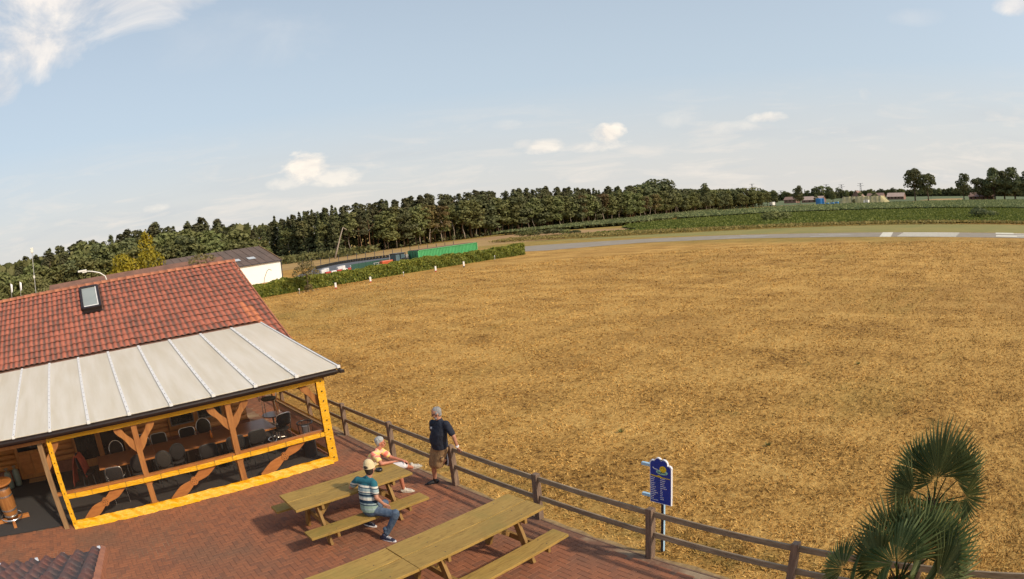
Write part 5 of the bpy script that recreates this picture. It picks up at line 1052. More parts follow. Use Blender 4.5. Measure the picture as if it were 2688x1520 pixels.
for k in range(34):
    x = 43.5 + k * .5; y = 98 + 6 * math.sin(k / 12); b.lathe([(.14, 0), (.3, .03), (.3, .22), (.14, .25)], (x, y, 0), 10); b.lathe([(.14, .25), (.3, .28), (.3, .47), (.14, .5)], (x, y, 0), 10)
o = b.build('tyre_wall', 'tyre'); tag(o, 'long low row of stacked black tyres along the far side of the track', 'tyre wall', None, 'stuff')
for k in range(7):
    t = thing('track_block', 'white and dark block of the jumbled tyre stacks, number %s from left' % ['one', 'two', 'three', 'four', 'five', 'six', 'seven'][k], 'track barrier', (36.2 + k * .8 + (k % 2) * .3, 79.5 + (k % 3) * 1.3, 0), k, 'jumbled blocks at the kart track'); b = MB(); b.box((-.42, -.3, .25), (.42, .3, .8)); b.build('white_block', 'whitem', t, bev=.04); b = MB(); b.lathe([(.1, 0), (.34, .03), (.34, .22), (.1, .25)], (0, 0, 0), 12); b.build('tyre', 'tyre', t)
t = thing('wire_fence', 'thin dark wire fence crossing behind the karting track', 'fence', (53, 100, 0)); 
for k in range(18):
    u = k / 17; x = 45 + 28 * u; y = 108 - 10 * u; b = MB(); b.box((x - 53 - .04, y - 100 - .04, 0), (x - 53 + .04, y - 100 + .04, 1.5)); b.build('fence_post', 'signdark', t)
b = MB()
for z in (.5, 1.0, 1.45): b.beam((-8, 8, z), (20, -2, z), .015, .015)
b.build('wires', 'signdark', t)
t = thing('white_hall', 'white walled hall with dark roof and rooflights behind the hedge', 'building', (31.9, 85, 0), R(11)); b = MB(); b.box((-17, 0, 0), (0, 12.5, 2.86)); b.add([(0, 0.001, 2.86), (0, 12.499, 2.86), (0, 6.2, 5.1)], [(0, 1, 2)]); b.build('wall', 'white', t)
b = MB(); b.add([(-17.3, -.25, 2.80), (.12, -.25, 2.80), (.12, 6.2, 5.2), (-17.3, 6.2, 5.2), (-17.3, 12.8, 2.8), (.12, 12.8, 2.8)], [(0, 1, 2, 3), (3, 2, 5, 4)]); rf2 = b.build('roof', 'darkroof', t); sd = rf2.modifiers.new('thick', 'SOLIDIFY'); sd.thickness = .10
for k in range(13):
    b = MB(); xx = -16.9 + k * 1.32; b.beam((xx, -.24, 2.83), (xx, 6.1, 5.2), .05, .04); b.build('roof_rib', 'darkroof', rf2)
for k in range(5): b = MB(); xx = -3.3 - k * 2.6; b.add([(xx, 1.35, 3.46), (xx - 1.3, 1.35, 3.46), (xx - 1.3, 2.15, 3.76), (xx, 2.15, 3.76)], [(3, 2, 1, 0)]); q = b.build('rooflight', 'skylight', rf2); q.location.z = .06
b = MB(); b.box((-17.3, -.34, 2.72), (.14, -.25, 2.82)); b.build('eaves_gutter', 'signdark', t); b = MB(); b.beam((.14, -.3, 2.86), (.14, 6.2, 5.26), .10, .12); b.build('verge_trim', 'postwood', t)
b = MB(); b.box((.0, -.10, 0), (.10, 0, 2.75)); b.build('downpipe', 'signdark', t)
b = MB(); pts = [(20.6, 60.8, 1.0), (20.8, 60.8, 1.9), (21.2, 60.8, 2.6), (21.4, 60.8, 2.75), (21.7, 60.8, 2.6)]; b.tube(pts, .03, 5); o = b.build('dry_twig', 'bark'); tag(o, 'single dry twig curling above the left end of the hedge', 'twig')
# low building behind the ridge
t = thing('brown_roofed_house', 'house with a brown tiled roof just showing behind the clubhouse ridge', 'building', (3, 37, 0)); b = MB(); b.box((-5.0, -3, 0), (7, 3, 3.2)); b.build('wall', 'hwall', t); b = MB(); b.add([(-5.2, -3.5, 3.0), (7.2, -3.5, 3.0), (6.9, 0, 4.94), (-4.9, 0, 4.94), (-5.2, 3.5, 3.0), (7.2, 3.5, 3.0)], [(0, 1, 2, 3), (3, 2, 5, 4), (1, 5, 2), (0, 3, 4)]); b.build('roof', 'brownroof', t)
# lamp, mast, flags
t = thing('street_lamp', 'cream street lamp with long curved arm above the clubhouse ridge', 'lamp', (1.78, 30, 0)); b = MB(); b.tube([(0, 0, 0), (0, 0, 2.5), (-.02, 0, 4.6), (-.12, 0, 4.95), (-.4, 0, 5.15), (-.8, 0, 5.27), (-1.15, 0, 5.33)], [.06, .05, .035, .03, .03, .03, .03], 8); b.build('pole', 'lampw', t, smooth=True); b = MB(); b.box((-1.62, -.08, 5.33), (-1.12, .08, 5.42)); b.box((-1.38, -.07, 5.27), (-1.12, .07, 5.33)); b.build('lamp_head', 'lampw', t, bev=.02)
t = thing('antenna_mast', 'thin white mast with a small box on top at the left edge', 'mast', (-4.0, 50, 0)); b = MB(); b.tube([(0, 0, 0), (0, 0, 7.6)], .035, 6); b.build('pole', 'steel', t); b = MB(); b.box((-.14, -.1, 7.55), (.14, .1, 7.95)); b.build('top_box', 'lampw', t, bev=.03); b = MB(); b.box((-.08, -.08, 5.6), (.08, .08, 5.8)); b.build('junction_box', 'lampw', t)
for x, lab in ((-6.45, 'left one of two small flags behind the ridge'), (-5.5, 'right one of two small flags behind the ridge')):
    t = thing('flag', lab, 'flag', (x, 49.6, 0), 0, 'small flags behind the ridge'); b = MB(); b.tube([(0, 0, 0), (0, 0, 5.6)], .025, 6); b.build('pole', 'steel', t); b = MB(); b.add([(0, 0, 5.55), (.2, .05, 5.45), (.16, -.04, 4.9), (.03, .03, 4.85)], [(0, 1, 2, 3)]); b.build('cloth', 'signwhite', t)

# ------------------------------------------------------------------ far side: oaks, grove, farm, tank, pylons
CR['bigA'] = broad(61, 17.5, 6.6, 5.0, 2300, 'leafd', .95, 22); CR['bigB'] = broad(62, 17.5, 6.2, 3.0, 2300, 'leafd', .95, 22); CR['bigC'] = broad(63, 17.5, 6.0, 1.5, 2300, 'leafd', .95, 20)
TK['big'] = trunk('trunk', 12, .5, 'bark', 9, seed=6, zl=.4); FT.update(bigA='big', bigB='big', bigC='big')
for (k, x, y, h_, wd, lab) in (('bigA', 370, 61.0, 17.9, 1.12, 'larger left tree of the lone pair of oaks'), ('bigA', 368, 51.5, 15.0, 1.15, 'smaller right tree of the lone pair of oaks'), ('bigC', 366, 26, 15.4, 1.1, 'slim dark tree at the left end of the right grove'), ('bigB', 374, 15.0, 13.0, 1.4, 'lower tree between slim tree and tall trees in the right grove'),
                               ('bigC', 372, 3.5, 18.8, 1.4, 'tall dark tree in the middle of the right grove'), ('bigC', 380, -4.0, 17.2, 1.45, 'second tall dark tree of the right grove'), ('bigC', 370, -12.0, 19.0, 1.35, 'tallest pointed tree near the right edge of the photo'), ('bigC', 384, 9.0, 12.5, 1.5, 'low dark tree behind the brick farmhouse in the right grove'), ('bigC', 372, -22, 17.0, 1.5, 'dark tree cut by the right edge of the photo')):
    tree(k, x, y, h_, 17.5, lab, None, wd / 1.0, 'broadleaf_tree')
def house(x, y, w_, d_, hw, hr, rot, lab, roof='redroof', wins=3, gable=True):
    t = thing('farm_house', lab, 'house', (x, y, 0), rot); b = MB(); b.box((-w_ / 2, -d_ / 2, 0), (w_ / 2, d_ / 2, hw)); 
    for s_ in (-1, 1): b.add([(s_ * w_ / 2, -d_ / 2, hw), (s_ * w_ / 2, d_ / 2, hw), (s_ * w_ / 2, 0, hr - .1)], [(0, 1, 2)])
    b.build('wall', 'hwall', t); b = MB(); b.add([(-w_ / 2 - .4, -d_ / 2 - .5, hw - .15), (w_ / 2 + .4, -d_ / 2 - .5, hw - .15), (w_ / 2 + .4, 0, hr), (-w_ / 2 - .4, 0, hr), (-w_ / 2 - .4, d_ / 2 + .5, hw - .15), (w_ / 2 + .4, d_ / 2 + .5, hw - .15)], [(0, 1, 2, 3), (3, 2, 5, 4)]); b.build('roof', roof, t)
    for k in range(wins): xx = -w_ / 2 + w_ * (k + .5) / wins; b = MB(); b.box((xx - .6, -d_ / 2 - .05, hw * .35), (xx + .6, -d_ / 2 - .01, hw * .8)); b.build('window', 'dglass', t)
HR = -math.pi / 2
house(420, 150, 16.5, 9, 1.9, 4.3, HR, 'barn with a long pale pink roof left of the blue tank', 'pinkroof', 4); house(425, 116, 6, 9, 2.8, 7.0, HR + 1.4, 'small house with a steep red gable between the trees', 'redroof', 2); house(470, 112, 14, 10, 2.4, 5.0, HR, 'low house with reddish roof behind the sandy mound', 'redroof', 4); house(450, 90, 14, 10, 2.2, 4.8, HR, 'house with a pale red roof left of the lone oaks', 'pinkroof', 5)
house(430, 172, 10, 8, 2.6, 4.6, HR, 'dim low house among the trees at the end of the long wood', 'redroof', 3); house(388, 14, 19, 9, 2.2, 4.4, HR, 'brick farmhouse half hidden in the right grove', 'redroof', 6); house(720, 54, 16, 10, 3.4, 6.6, HR, 'far red farmhouse between the oaks and the right grove', 'redroof', 4); house(730, 70, 12, 10, 3.0, 5.6, HR, 'far red shed beside the far farmhouse', 'redroof', 3)
t = thing('blue_tank', 'tall blue round tank at the edge of the maize', 'tank', (296, 102.6, 0)); b = MB(); b.lathe([(2.0, 0), (2.0, 3.2), (1.7, 3.35), (0, 3.4)], (0, 0, 0), 24); b.build('tank_body', 'blue', t, smooth=False); b = MB(); b.box((-.4, -2.6, 0), (.4, -2.0, 3.3)); b.build('pipe_box', 'blue', t)
for (y, w_, h_, lab) in ((98.2, 1.4, 1.1, 'pale blue crate beside the tall tank'), (95.4, 1.6, 1.3, 'blue box second from the tall tank'), (92.8, 1.6, 1.5, 'blue box at the right end of the row by the tank')): t = thing('blue_crate', lab, 'crate', (296, y, 0), 0, 'blue crates beside the tank'); b = MB(); b.box((-1, -w_ / 2, 0), (1, w_ / 2, h_)); b.build('crate_body', 'blue', t, bev=.06); b = MB(); b.box((-1.05, -w_ / 2 - .02, h_ - .15), (1.05, w_ / 2 + .02, h_)); b.build('lid', 'signbar', t)
def mound():
    b = MB(); nx, ny = 10, 40; V = []; F = []; rs = random.Random(2)
    for i in range(nx + 1):
        for j in range(ny + 1):
            u = i / nx; v = j / ny; x = 300 + 14 * u; y = 66 + 29 * v; e = min(1, min(v, 1 - v) * 8); z = 3.5 * min(1, min(u, 1 - u) * 5) * e * (1 + .05 * math.sin(j * 1.7)) + rs.gauss(0, .06); V.append((x, y, max(0, z) if 0 < i < nx and 0 < j < ny else 0))
    for i in range(nx):
        for j in range(ny): a = i * (ny + 1) + j; F.append((a, a + ny + 1, a + ny + 2, a + 1))
    b.add(V, F); t = thing('silage_mound', 'long pale flat-topped heap dotted with tyres beyond the maize', 'heap', (307, 80, 0)); b.build('heap', 'mound', t, neg(t))
    rs = random.Random(5)
    b = MB()
    for k in range(26): b.lathe([(.2, 0), (.45, .05), (.45, .22), (.2, .26)], (303.2 + rs.random() * 3, 69 + rs.random() * 24, 3.45), 8)
    o = b.build('tyres', 'tyre', t, neg(t)); o['kind'] = 'stuff'
mound()
t = thing('white_shed', 'small white shed in front of the sandy heap', 'shed', (297, 76.5, 0)); b = MB(); b.box((-1, -1.4, 0), (1, 1.4, 2.0)); b.build('wall', 'white', t); b = MB(); b.box((-1.2, -1.6, 2.0), (1.2, 1.6, 2.15)); b.build('roof', 'steel', t); b = MB(); b.box((-1.05, -.4, 0), (-1.01, .4, 1.8)); b.build('door', 'steel', t)
t = thing('white_trailer', 'small white trailer at the right end of the long wood', 'trailer', (324, 142.5, 0), -.5); b = MB(); b.box((-1, -1.9, .6), (1, 1.2, 2.3)); b.build('box_body', 'white', t, bev=.08)
for s_ in (-1.2, .4): b = MB(); b.tube([(-1.1, s_, .4), (-.8, s_, .4)], .4, 14); b.build('wheel', 'tyre', t)
def pylon(y, h_, x, lab):
    t = thing('pylon', lab, 'pylon', (x, y, 0), 0, 'electricity pylons on the horizon'); b = MB(); w_ = .35
    for sx in (-1, 1): b.beam((0, sx * 2.2, 0), (0, sx * .5, h_), w_, w_, up=(1, 0, 0))
    for k in range(6): z = h_ * k / 6; z2 = h_ * (k + 1) / 6; wa = 2.2 - 1.7 * k / 6; wb = 2.2 - 1.7 * (k + 1) / 6; b.beam((0, -wa, z), (0, wb, z2), w_ * .7, w_ * .7, up=(1, 0, 0)); b.beam((0, wa, z), (0, -wb, z2), w_ * .7, w_ * .7, up=(1, 0, 0))
    b.build('lattice', 'signdark', t)
    for z, L_ in ((h_ * .80, 5.6), (h_ * .96, 4.6)): b = MB(); b.beam((0, -L_, z + .5), (0, 0, z), w_, w_, up=(1, 0, 0)); b.beam((0, L_, z + .5), (0, 0, z), w_, w_, up=(1, 0, 0)); b.build('cross_arm', 'signdark', t)
pylon(272, 18.8, 900, 'pylon above the conifers left of the middle of the horizon'); pylon(239.5, 19.6, 900, 'sharpest pylon right of the domed trees'); pylon(298, 20.0, 900, 'faint pylon just right of the domed hill of trees'); pylon(429, 27.5, 900, 'tall pylon above the right end of the long wood'); pylon(378, 14.0, 900, 'small faint pylon top over the gap left of the domed trees')
random.seed(12); FL_ = [(420, 9), (380, 9.5), (316, 13.8), (300, 12), (285, 11.1), (268, 8), (262, 8), (250, 12.5), (245, 14.5), (238, 15.9), (230, 15), (222, 12.0), (212, 9.5), (196, 9.2), (185, 8.2), (175, 9.5), (165, 9.6), (155, 9.4), (145, 10.8), (137, 11), (128, 8.5), (110, 9), (90, 8.6), (67, 9.3), (45, 9.4), (20, 11), (-10, 12), (-60, 12)]
y = 330
while y > -70:
    h_ = float(np.interp(y, [q[0] for q in FL_][::-1], [q[1] for q in FL_][::-1])); tree(random.choice(['darkA', 'oakA', 'darkA', 'oakB']), 700 + random.uniform(-14, 14), y, h_ * random.uniform(.9, 1.05), 11, 'far dark tree in the belt along the horizon', 'trees of the far belt on the horizon', 1.5, 'far_tree'); y -= random.uniform(4.5, 7)
y = 262
while y > 200: tree('spruceA', 690, y, 8.5 * random.uniform(.9, 1.3) + (2 if y > 225 else 0), 13, 'far conifer in the belt along the horizon', 'far conifers on the horizon', 1.0, 'far_conifer'); y -= 4.5
mass('far_wood', [(705, -80), (725, -80), (725, 460), (705, 460)], 9000, 0, 7.0, 3.2, 'leafd', 'low dark wood closing the horizon on the right')
for (k, x, y, h_, wd, lab) in (('darkA', 333, 128, 10.5, 1.1, 'rounded dark tree just right of the end of the long wood'), ('darkA', 345, 134, 9.4, 1.2, 'broad dark tree at the very end of the long wood'), ('oakA', 400, 128, 7.0, 1.2, 'green bushy tree left of the steep red gable'), ('birchA', 395, 106, 6.0, 1.6, 'yellowish green tree right of the steep red gable'), ('darkA', 420, 135, 8, 1.2, 'dark tree behind the pale roofed barn'), ('oakA', 405, 98, 5.8, 1.6, 'light green bushy tree behind the left part of the sandy heap'), ('darkA', 340, 120, 5.5, 1.4, 'low rounded tree left of the blue tank'), ('oakB', 520, 70, 9, 1.3, 'tree behind the lone oaks on the left'), ('darkA', 300, 84.5, 2.4, 1.6, 'low dark bush in front of the sandy heap')):
    tree(k, x, y, h_, 11, lab, None, wd, 'broadleaf_tree')

# ------------------------------------------------------------------ palms
def fan_leaf(seed, Rr=.46, n=27, spread=R(165)):
    rs = random.Random(seed); V = []; F = []; rn = []
    for k in range(n):
        a = -spread / 2 + spread * (k + .5) / n + rs.gauss(0, .01); da = spread / n * .5; L_ = Rr * (1 - .16 * abs(a) / (spread / 2)) * rs.uniform(.94, 1.04); m_ = L_ * .60
        def P_(r, aa, z): return (r * math.sin(aa), r * math.cos(aa), z)
        zc = -.22 * (L_ ** 2) ; fold = .012; base = len(V)
        V += [P_(.02, a, .0), P_(m_, a - da, .22 * -(m_ ** 2) + 0), P_(m_, a, -.22 * m_ ** 2 + fold * 1.4), P_(m_, a + da, -.22 * m_ ** 2), P_(L_ * .82, a - da * .36, -.30 * L_ ** 2 * .8), P_(L_ * .82, a, -.30 * L_ ** 2 * .8 + fold * .7), P_(L_ * .82, a + da * .36, -.30 * L_ ** 2 * .8), P_(L_ * 1.02, a + rs.gauss(0, .015), -.42 * L_ ** 2 - rs.random() * .02)]
        q = rs.random()
        for f in ((0, 2, 1), (0, 3, 2), (1, 2, 5, 4), (2, 3, 6, 5), (4, 5, 7), (5, 6, 7)): F.append(tuple(base + i for i in f)); rn.append(q)
    me = bpy.data.meshes.new('palm_leaf'); me.from_pydata(V, [], F); a = me.attributes.new('rnd', 'FLOAT', 'FACE'); a.data.foreach_set('value', rn); me.materials.append(MT['palm']); return me
FANS = [fan_leaf(1), fan_leaf(2, .48, 30, R(185)), fan_leaf(3, .44, 25, R(150))]
def palm(name, lab, C, z0, leaves, seed):
    rs = random.Random(seed); t = thing(name, lab, 'palm', (C[0], C[1], 0)); b = MB(); b.tube([(0, 0, z0), (.02, 0, C[2] * .5), (0, .02, C[2] - .05)], [.10, .09, .075], 10)
    for k in range(60): a = rs.random() * 6.28; z = C[2] * (.35 + .65 * rs.random()); b.tube([(.08 * math.cos(a), .08 * math.sin(a), z), (.13 * math.cos(a), .13 * math.sin(a), z + .07)], [.012, .004], 4)
    b.build('trunk', 'palmtrunk', t)
    for (azd, eld, ln, s_, droop) in leaves:
        d = Vector((math.cos(R(azd)) * math.cos(R(eld)), math.sin(R(azd)) * math.cos(R(eld)), math.sin(R(eld)))); c0 = Vector((0, 0, C[2] - .06)); p1 = c0 + d * ln * .5 + Vector((0, 0, .03)); hub = c0 + d * ln
        ax = Vector((d.x, d.y, d.z)).normalized(); ax = (ax + Vector((0, 0, -droop))).normalized(); side = ax.cross(Vector((0, 0, 1)))
        if side.length < .05: side = Vector((1, 0, 0))
        side.normalize(); nn = side.cross(ax).normalized(); M = Matrix(((side.x, ax.x, nn.x, hub.x), (side.y, ax.y, nn.y, hub.y), (side.z, ax.z, nn.z, hub.z), (0, 0, 0, 1))) @ Matrix.Rotation(rs.uniform(-.5, .5), 4, 'Y') @ Matrix.Scale(s_, 4)
        o = bpy.data.objects.new('palm_leaf', rs.choice(FANS)); COL.objects.link(o); o.parent = t; o.matrix_local = M
        b = MB(); b.tube([c0, p1, hub], [.013, .010, .008], 5); b.build('leaf_stalk', 'palm', t)
def mkl(n, seed, lo=-25, hi=85):
    rs = random.Random(seed); out = []
    for k in range(n):
        e = hi - (hi - lo) * (k / n) ** .85; out.append((k * 137.5 + rs.uniform(-12, 12), e + rs.uniform(-5, 5), rs.uniform(.36, .50), rs.uniform(1.0, 1.22), .10 + .5 * max(0, (40 - e) / 65)))
    return out
def palm2(lab, base, leaves, seed, extra):
    """leaves: stalk end relative to the crown base in metres (sideways, up, forward), fan direction in degrees, lean of the fan towards the viewer's side, fan size"""
    rs = random.Random(seed); t = thing('fan_palm', lab, 'palm', (base[0], base[1], 0)); b = MB(); b.tube([(0, 0, 0), (.02, 0, base[2] * .5), (0, .02, base[2] - .05)], [.10, .09, .075], 10)
    for k in range(110): a = rs.random() * 6.28; z = base[2] * (.3 + .72 * rs.random()); b.tube([(.07 * math.cos(a), .07 * math.sin(a), z), (.13 * math.cos(a), .13 * math.sin(a), z + .08)], [.014, .004], 4)
    b.build('trunk', 'palmtrunk', t); SR, SU, SF = Vector((.05, -1, 0)), Vector((.22, 0, .975)), Vector((-.975, -.05, .22)); c0 = Vector((0, 0, base[2]))
    for (r_, u_, f_, ang, tilt, s_) in leaves + extra:
        hub = c0 + SR * r_ + SU * u_ + SF * f_; ax = (SR * math.cos(R(ang)) + SU * math.sin(R(ang))).normalized(); sd = (SR * math.sin(R(ang)) - SU * math.cos(R(ang))).normalized(); nn = sd.cross(ax)
        if nn.dot(SF) < 0: sd = -sd; nn = -nn
        M = Matrix(((sd.x, ax.x, nn.x, hub.x), (sd.y, ax.y, nn.y, hub.y), (sd.z, ax.z, nn.z, hub.z), (0, 0, 0, 1))) @ Matrix.Rotation(R(tilt), 4, 'X') @ Matrix.Rotation(rs.uniform(-.35, .35), 4, 'Y') @ Matrix.Scale(s_ / .46, 4)
        o = bpy.data.objects.new('palm_leaf', rs.choice(FANS)); COL.objects.link(o); o.parent = t; o.matrix_local = M
        b = MB(); q = c0 - Vector((0, 0, .08 + .08 * rs.random())); b.tube([q, q.lerp(hub, .5) + Vector((0, 0, .05)), hub], [.013, .010, .008], 5); b.build('leaf_stalk', 'palm', t)
palm2('taller fan palm behind, its crown against the dry grass', (7.20, .66, 1.52), [(-.02, .32, .10, 87, -5, .80), (.12, .30, -.22, 64, 22, .62), (-.30, .36, .0, 146, -22, .56), (-.34, .14, .16, 196, -8, .52), (.28, .28, .08, 34, -16, .60), (.46, .10, .10, 8, 58, .56), (-.42, -.02, .0, 160, -42, .38),
    (.14, .02, .25, -62, -52, .28), (.14, -.20, .12, 8, -42, .34), (.22, -.36, .1, -28, -30, .36), (-.14, .02, .22, 246, -52, .30), (.38, .0, 0, -70, 25, .22), (-.06, .2, -.25, 112, 30, .5)], 1, [(.05, -.2, -.1, -90, 10, .26)])
palm2('large fan palm in the lower right corner, nearest the camera', (4.94, .62, 1.84), [(-.08, .20, .22, 104, -30, .60), (.12, .24, .0, 74, 0, .60), (.34, .22, -.16, 42, 22, .54), (-.26, .14, .06, 158, -18, .52), (-.20, .32, -.16, 128, 18, .50), (.12, .12, .30, 20, -70, .40), (.44, .02, .10, 20, -30, .64), (-.64, .02, .05, 170, -34, .40), (-.48, -.08, .1, 202, -66, .38),
    (-.12, -.06, .26, 166, -56, .36), (.26, -.06, .16, -6, -62, .48), (.02, .34, -.28, 92, 30, .48)], 2, [(.30, -.25, .1, -40, -30, .4), (-.25, -.3, .1, 215, -30, .4)])

# ------------------------------------------------------------------ people
def limb(bm, p, q, rp, rq, ends=True, fl=None, n=14):
    p = Vector(p); q = Vector(q); d = q - p; ln = d.length; z = d.normalized(); a = z.cross(Vector(fl) if fl is not None and abs(Vector(fl).normalized().dot(z)) < .98 else (Vector((0, 0, 1)) if abs(z.z) < .9 else Vector((1, 0, 0)))).normalized(); b_ = z.cross(a)
    rp = rp if isinstance(rp, tuple) else (rp, rp); rq = rq if isinstance(rq, tuple) else (rq, rq)   # (across fl, along fl)
    rings = []; m = 4; prof = []
    if ends: prof += [(-math.cos(k * math.pi / 2 / m) * min(rp), math.sin(k * math.pi / 2 / m), rp) for k in range(0, m)]
    prof += [(0, 1, rp), (ln, 1, rq)]
    if ends: prof += [(ln + math.sin(k * math.pi / 2 / m) * min(rq), math.cos(k * math.pi / 2 / m), rq) for k in range(1, m + 1)]
    for (h, s_, rr) in prof: rings.append([bm.verts.new(p + z * h + (a * math.cos(t_) * rr[0] + b_ * math.sin(t_) * rr[1]) * max(s_, .02)) for t_ in [2 * math.pi * k / n for k in range(n)]])
    for i in range(len(rings) - 1):
        for k in range(n): bm.faces.new((rings[i][k], rings[i][(k + 1) % n], rings[i + 1][(k + 1) % n], rings[i + 1][k]))
    bm.faces.new(rings[0][::-1]); bm.faces.new(rings[-1])
def ell(bm, c_, r_, ax=(1, 0, 0), n=2):
    x = Vector(ax).normalized(); z = Vector((0, 0, 1)); y = z.cross(x).normalized(); z = x.cross(y); M = Matrix(((x.x, y.x, z.x, c_[0]), (x.y, y.y, z.y, c_[1]), (x.z, y.z, z.z, c_[2]), (0, 0, 0, 1))) @ Matrix.Diagonal((*r_, 1))
    bmesh.ops.create_icosphere(bm, subdivisions=n, radius=1, matrix=M)
def solid(name, fn, mat, parent, off, vox=.009, sm=4, axis=None, cut=None):
    bm = bmesh.new(); fn(bm); me = bpy.data.meshes.new(name); bm.to_mesh(me); bm.free(); o = bpy.data.objects.new(name, me); COL.objects.link(o)
    m = o.modifiers.new('r', 'REMESH'); m.mode = 'VOXEL'; m.voxel_size = vox; m.use_smooth_shade = True
    if sm: m2 = o.modifiers.new('s', 'SMOOTH'); m2.iterations = sm; m2.factor = .5
    dg = bpy.context.evaluated_depsgraph_get(); me2 = bpy.data.meshes.new_from_object(o.evaluated_get(dg)); bpy.data.objects.remove(o); bpy.data.meshes.remove(me)
    if cut:
        bm = bmesh.new(); bm.from_mesh(me2)
        for (co, no) in cut:
            r_ = bmesh.ops.bisect_plane(bm, geom=bm.verts[:] + bm.edges[:] + bm.faces[:], plane_co=co, plane_no=no, clear_outer=True)
        bm.to_mesh(me2); bm.free()
    me2.name = name
    if axis is not None:
        p0, p1 = Vector(axis[0]), Vector(axis[1]); d = p1 - p0; vals = []
        for v in me2.vertices: vals += [(v.co - p0).dot(d) / d.length_squared, 0, 0]
        a = me2.attributes.new('uvw', 'FLOAT_VECTOR', 'POINT'); a.data.foreach_set('vector', vals)
    me2.polygons.foreach_set('use_smooth', [True] * len(me2.polygons)); o = link(name, me2, mat, parent); o.location = off; return o
def V3(*a): return Vector(a)
def hand(bm, wrist, d, palm_n, curl=.4, thumb=1, s=1.0):
    """palm then five unequal fingers; d = direction of the fingers, palm_n = out of the palm"""
    d = Vector(d).normalized(); n_ = Vector(palm_n); n_ = (n_ - d * n_.dot(d)).normalized(); sd = d.cross(n_) * thumb; w_ = Vector(wrist)
    limb(bm, w_, w_ + d * .075 * s, (.020 * s, .034 * s), (.017 * s, .040 * s), True, tuple(sd))
    for k, (o_, l_) in enumerate(((.033, .070), (.011, .080), (-.011, .074), (-.032, .058))):
        b0 = w_ + d * .078 * s + sd * o_ * s; d1 = (d + n_ * curl + sd * o_ * 3).normalized(); k1 = b0 + d1 * l_ * .55 * s; d2 = (d + n_ * curl * 2.6).normalized(); limb(bm, b0, k1, .0095 * s, .009 * s, n=8); limb(bm, k1, k1 + d2 * l_ * .5 * s, .009 * s, .0075 * s, n=8)
    t0 = w_ + d * .025 * s + sd * .030 * s; t1 = t0 + (d * .6 + sd * .8 + n_ * .3).normalized() * .042 * s; limb(bm, t0, t1, .012 * s, .011 * s, n=8); limb(bm, t1, t1 + (d * .9 + sd * .25 + n_ * .5).normalized() * .032 * s, .011 * s, .009 * s, n=8)
def head(bm, c_, f, up=(0, 0, 1), s=1.0):
    f = Vector(f).normalized(); u = Vector(up); u = (u - f * u.dot(f)).normalized(); r_ = f.cross(u); c_ = Vector(c_)
    def P_(a, b_, d_): return c_ + f * a * s + r_ * b_ * s + u * d_ * s
    limb(bm, P_(-.018, 0, .035), P_(.012, 0, .03), (.094 * s, .078 * s), (.090 * s, .076 * s), True, tuple(r_ * 0 + u * 0 + r_)); limb(bm, P_(.0, 0, .02), P_(.030, 0, -.062), (.072 * s, .062 * s), (.045 * s, .042 * s), True, tuple(f))
    ell(bm, P_(.050, 0, -.082), (.030 * s, .028 * s, .024 * s), f); limb(bm, P_(.082, 0, .020), P_(.105, 0, -.018), .009 * s, .015 * s); ell(bm, P_(.078, 0, -.050), (.018 * s, .026 * s, .010 * s), f)
    for q in (-1, 1): ell(bm, P_(-.005, q * .080, -.002), (.020 * s, .010 * s, .032 * s), f); ell(bm, P_(.074, q * .030, .034), (.018 * s, .026 * s, .010 * s), f); ell(bm, P_(.062, q * .040, -.022), (.024 * s, .022 * s, .020 * s), f)
def hframe(c_, f, up=(0, 0, 1)):
    f = Vector(f).normalized(); u = Vector(up); u = (u - f * u.dot(f)).normalized(); r_ = f.cross(u); c_ = Vector(c_); return lambda a, b_, d_: c_ + f * a + r_ * b_ + u * d_, f, r_, u
def eyes(P_, f, parent, off):
    for q in (-1, 1): b = MB(); p = P_(.086, q * .031, .014); b.tube([p, p + f * .006], .009, 8); b.build('eye', 'darkhair', parent, off)
    b = MB(); b.tube([P_(.094, -.020, -.052), P_(.098, 0, -.050), P_(.094, .020, -.052)], .004, 6); b.build('mouth', 'redm', parent, off)
def shoe(name, heel, toe, mat, sole, parent, off, up=(0, 0, 1), w_=.045, h_=.085):
    heel = Vector(heel); toe = Vector(toe); u = Vector(up).normalized(); d = (toe - heel); u = (u - d.normalized() * u.dot(d.normalized())).normalized(); dd = d.normalized(); sd = dd.cross(u)
    def fn(bm):
        limb(bm, heel + u * .045, heel + u * .05 + dd * .10, (.038, .042), (.042, .040), True, tuple(sd)); limb(bm, heel + u * .04 + dd * .10, toe + u * .028 - dd * .045, (.036, .046), (.024, .042), True, tuple(sd)); limb(bm, heel + u * .05 + dd * .03, heel + u * .10 + dd * .05, .040, .040)
    o = solid(name, fn, mat, parent, off, .007, 3)
    b = MB(); poly = []
    for k in range(16):
        a = 2 * math.pi * k / 16; L_ = d.length / 2 + .012; x = math.cos(a) * L_; y = math.sin(a) * (.046 if math.cos(a) > -.2 else .040); poly.append((x, y))
    c0 = heel + d * .5 + dd * .0; M = Matrix(((dd.x, sd.x, u.x, c0.x), (dd.y, sd.y, u.y, c0.y), (dd.z, sd.z, u.z, c0.z), (0, 0, 0, 1))); b.prism(poly, M, .024); b.build('shoe_sole', sole, o)
    b = MB()
    for k in range(4): p = heel + dd * (.12 + .022 * k) + u * (.086 - .006 * k); b.tube([p - sd * .028 - u * .006, p + u * .004, p + sd * .028 - u * .006], .004, 5)
    b.build('laces', 'signwhite' if mat != 'shoeb' else 'darkgrey', o)
    return o

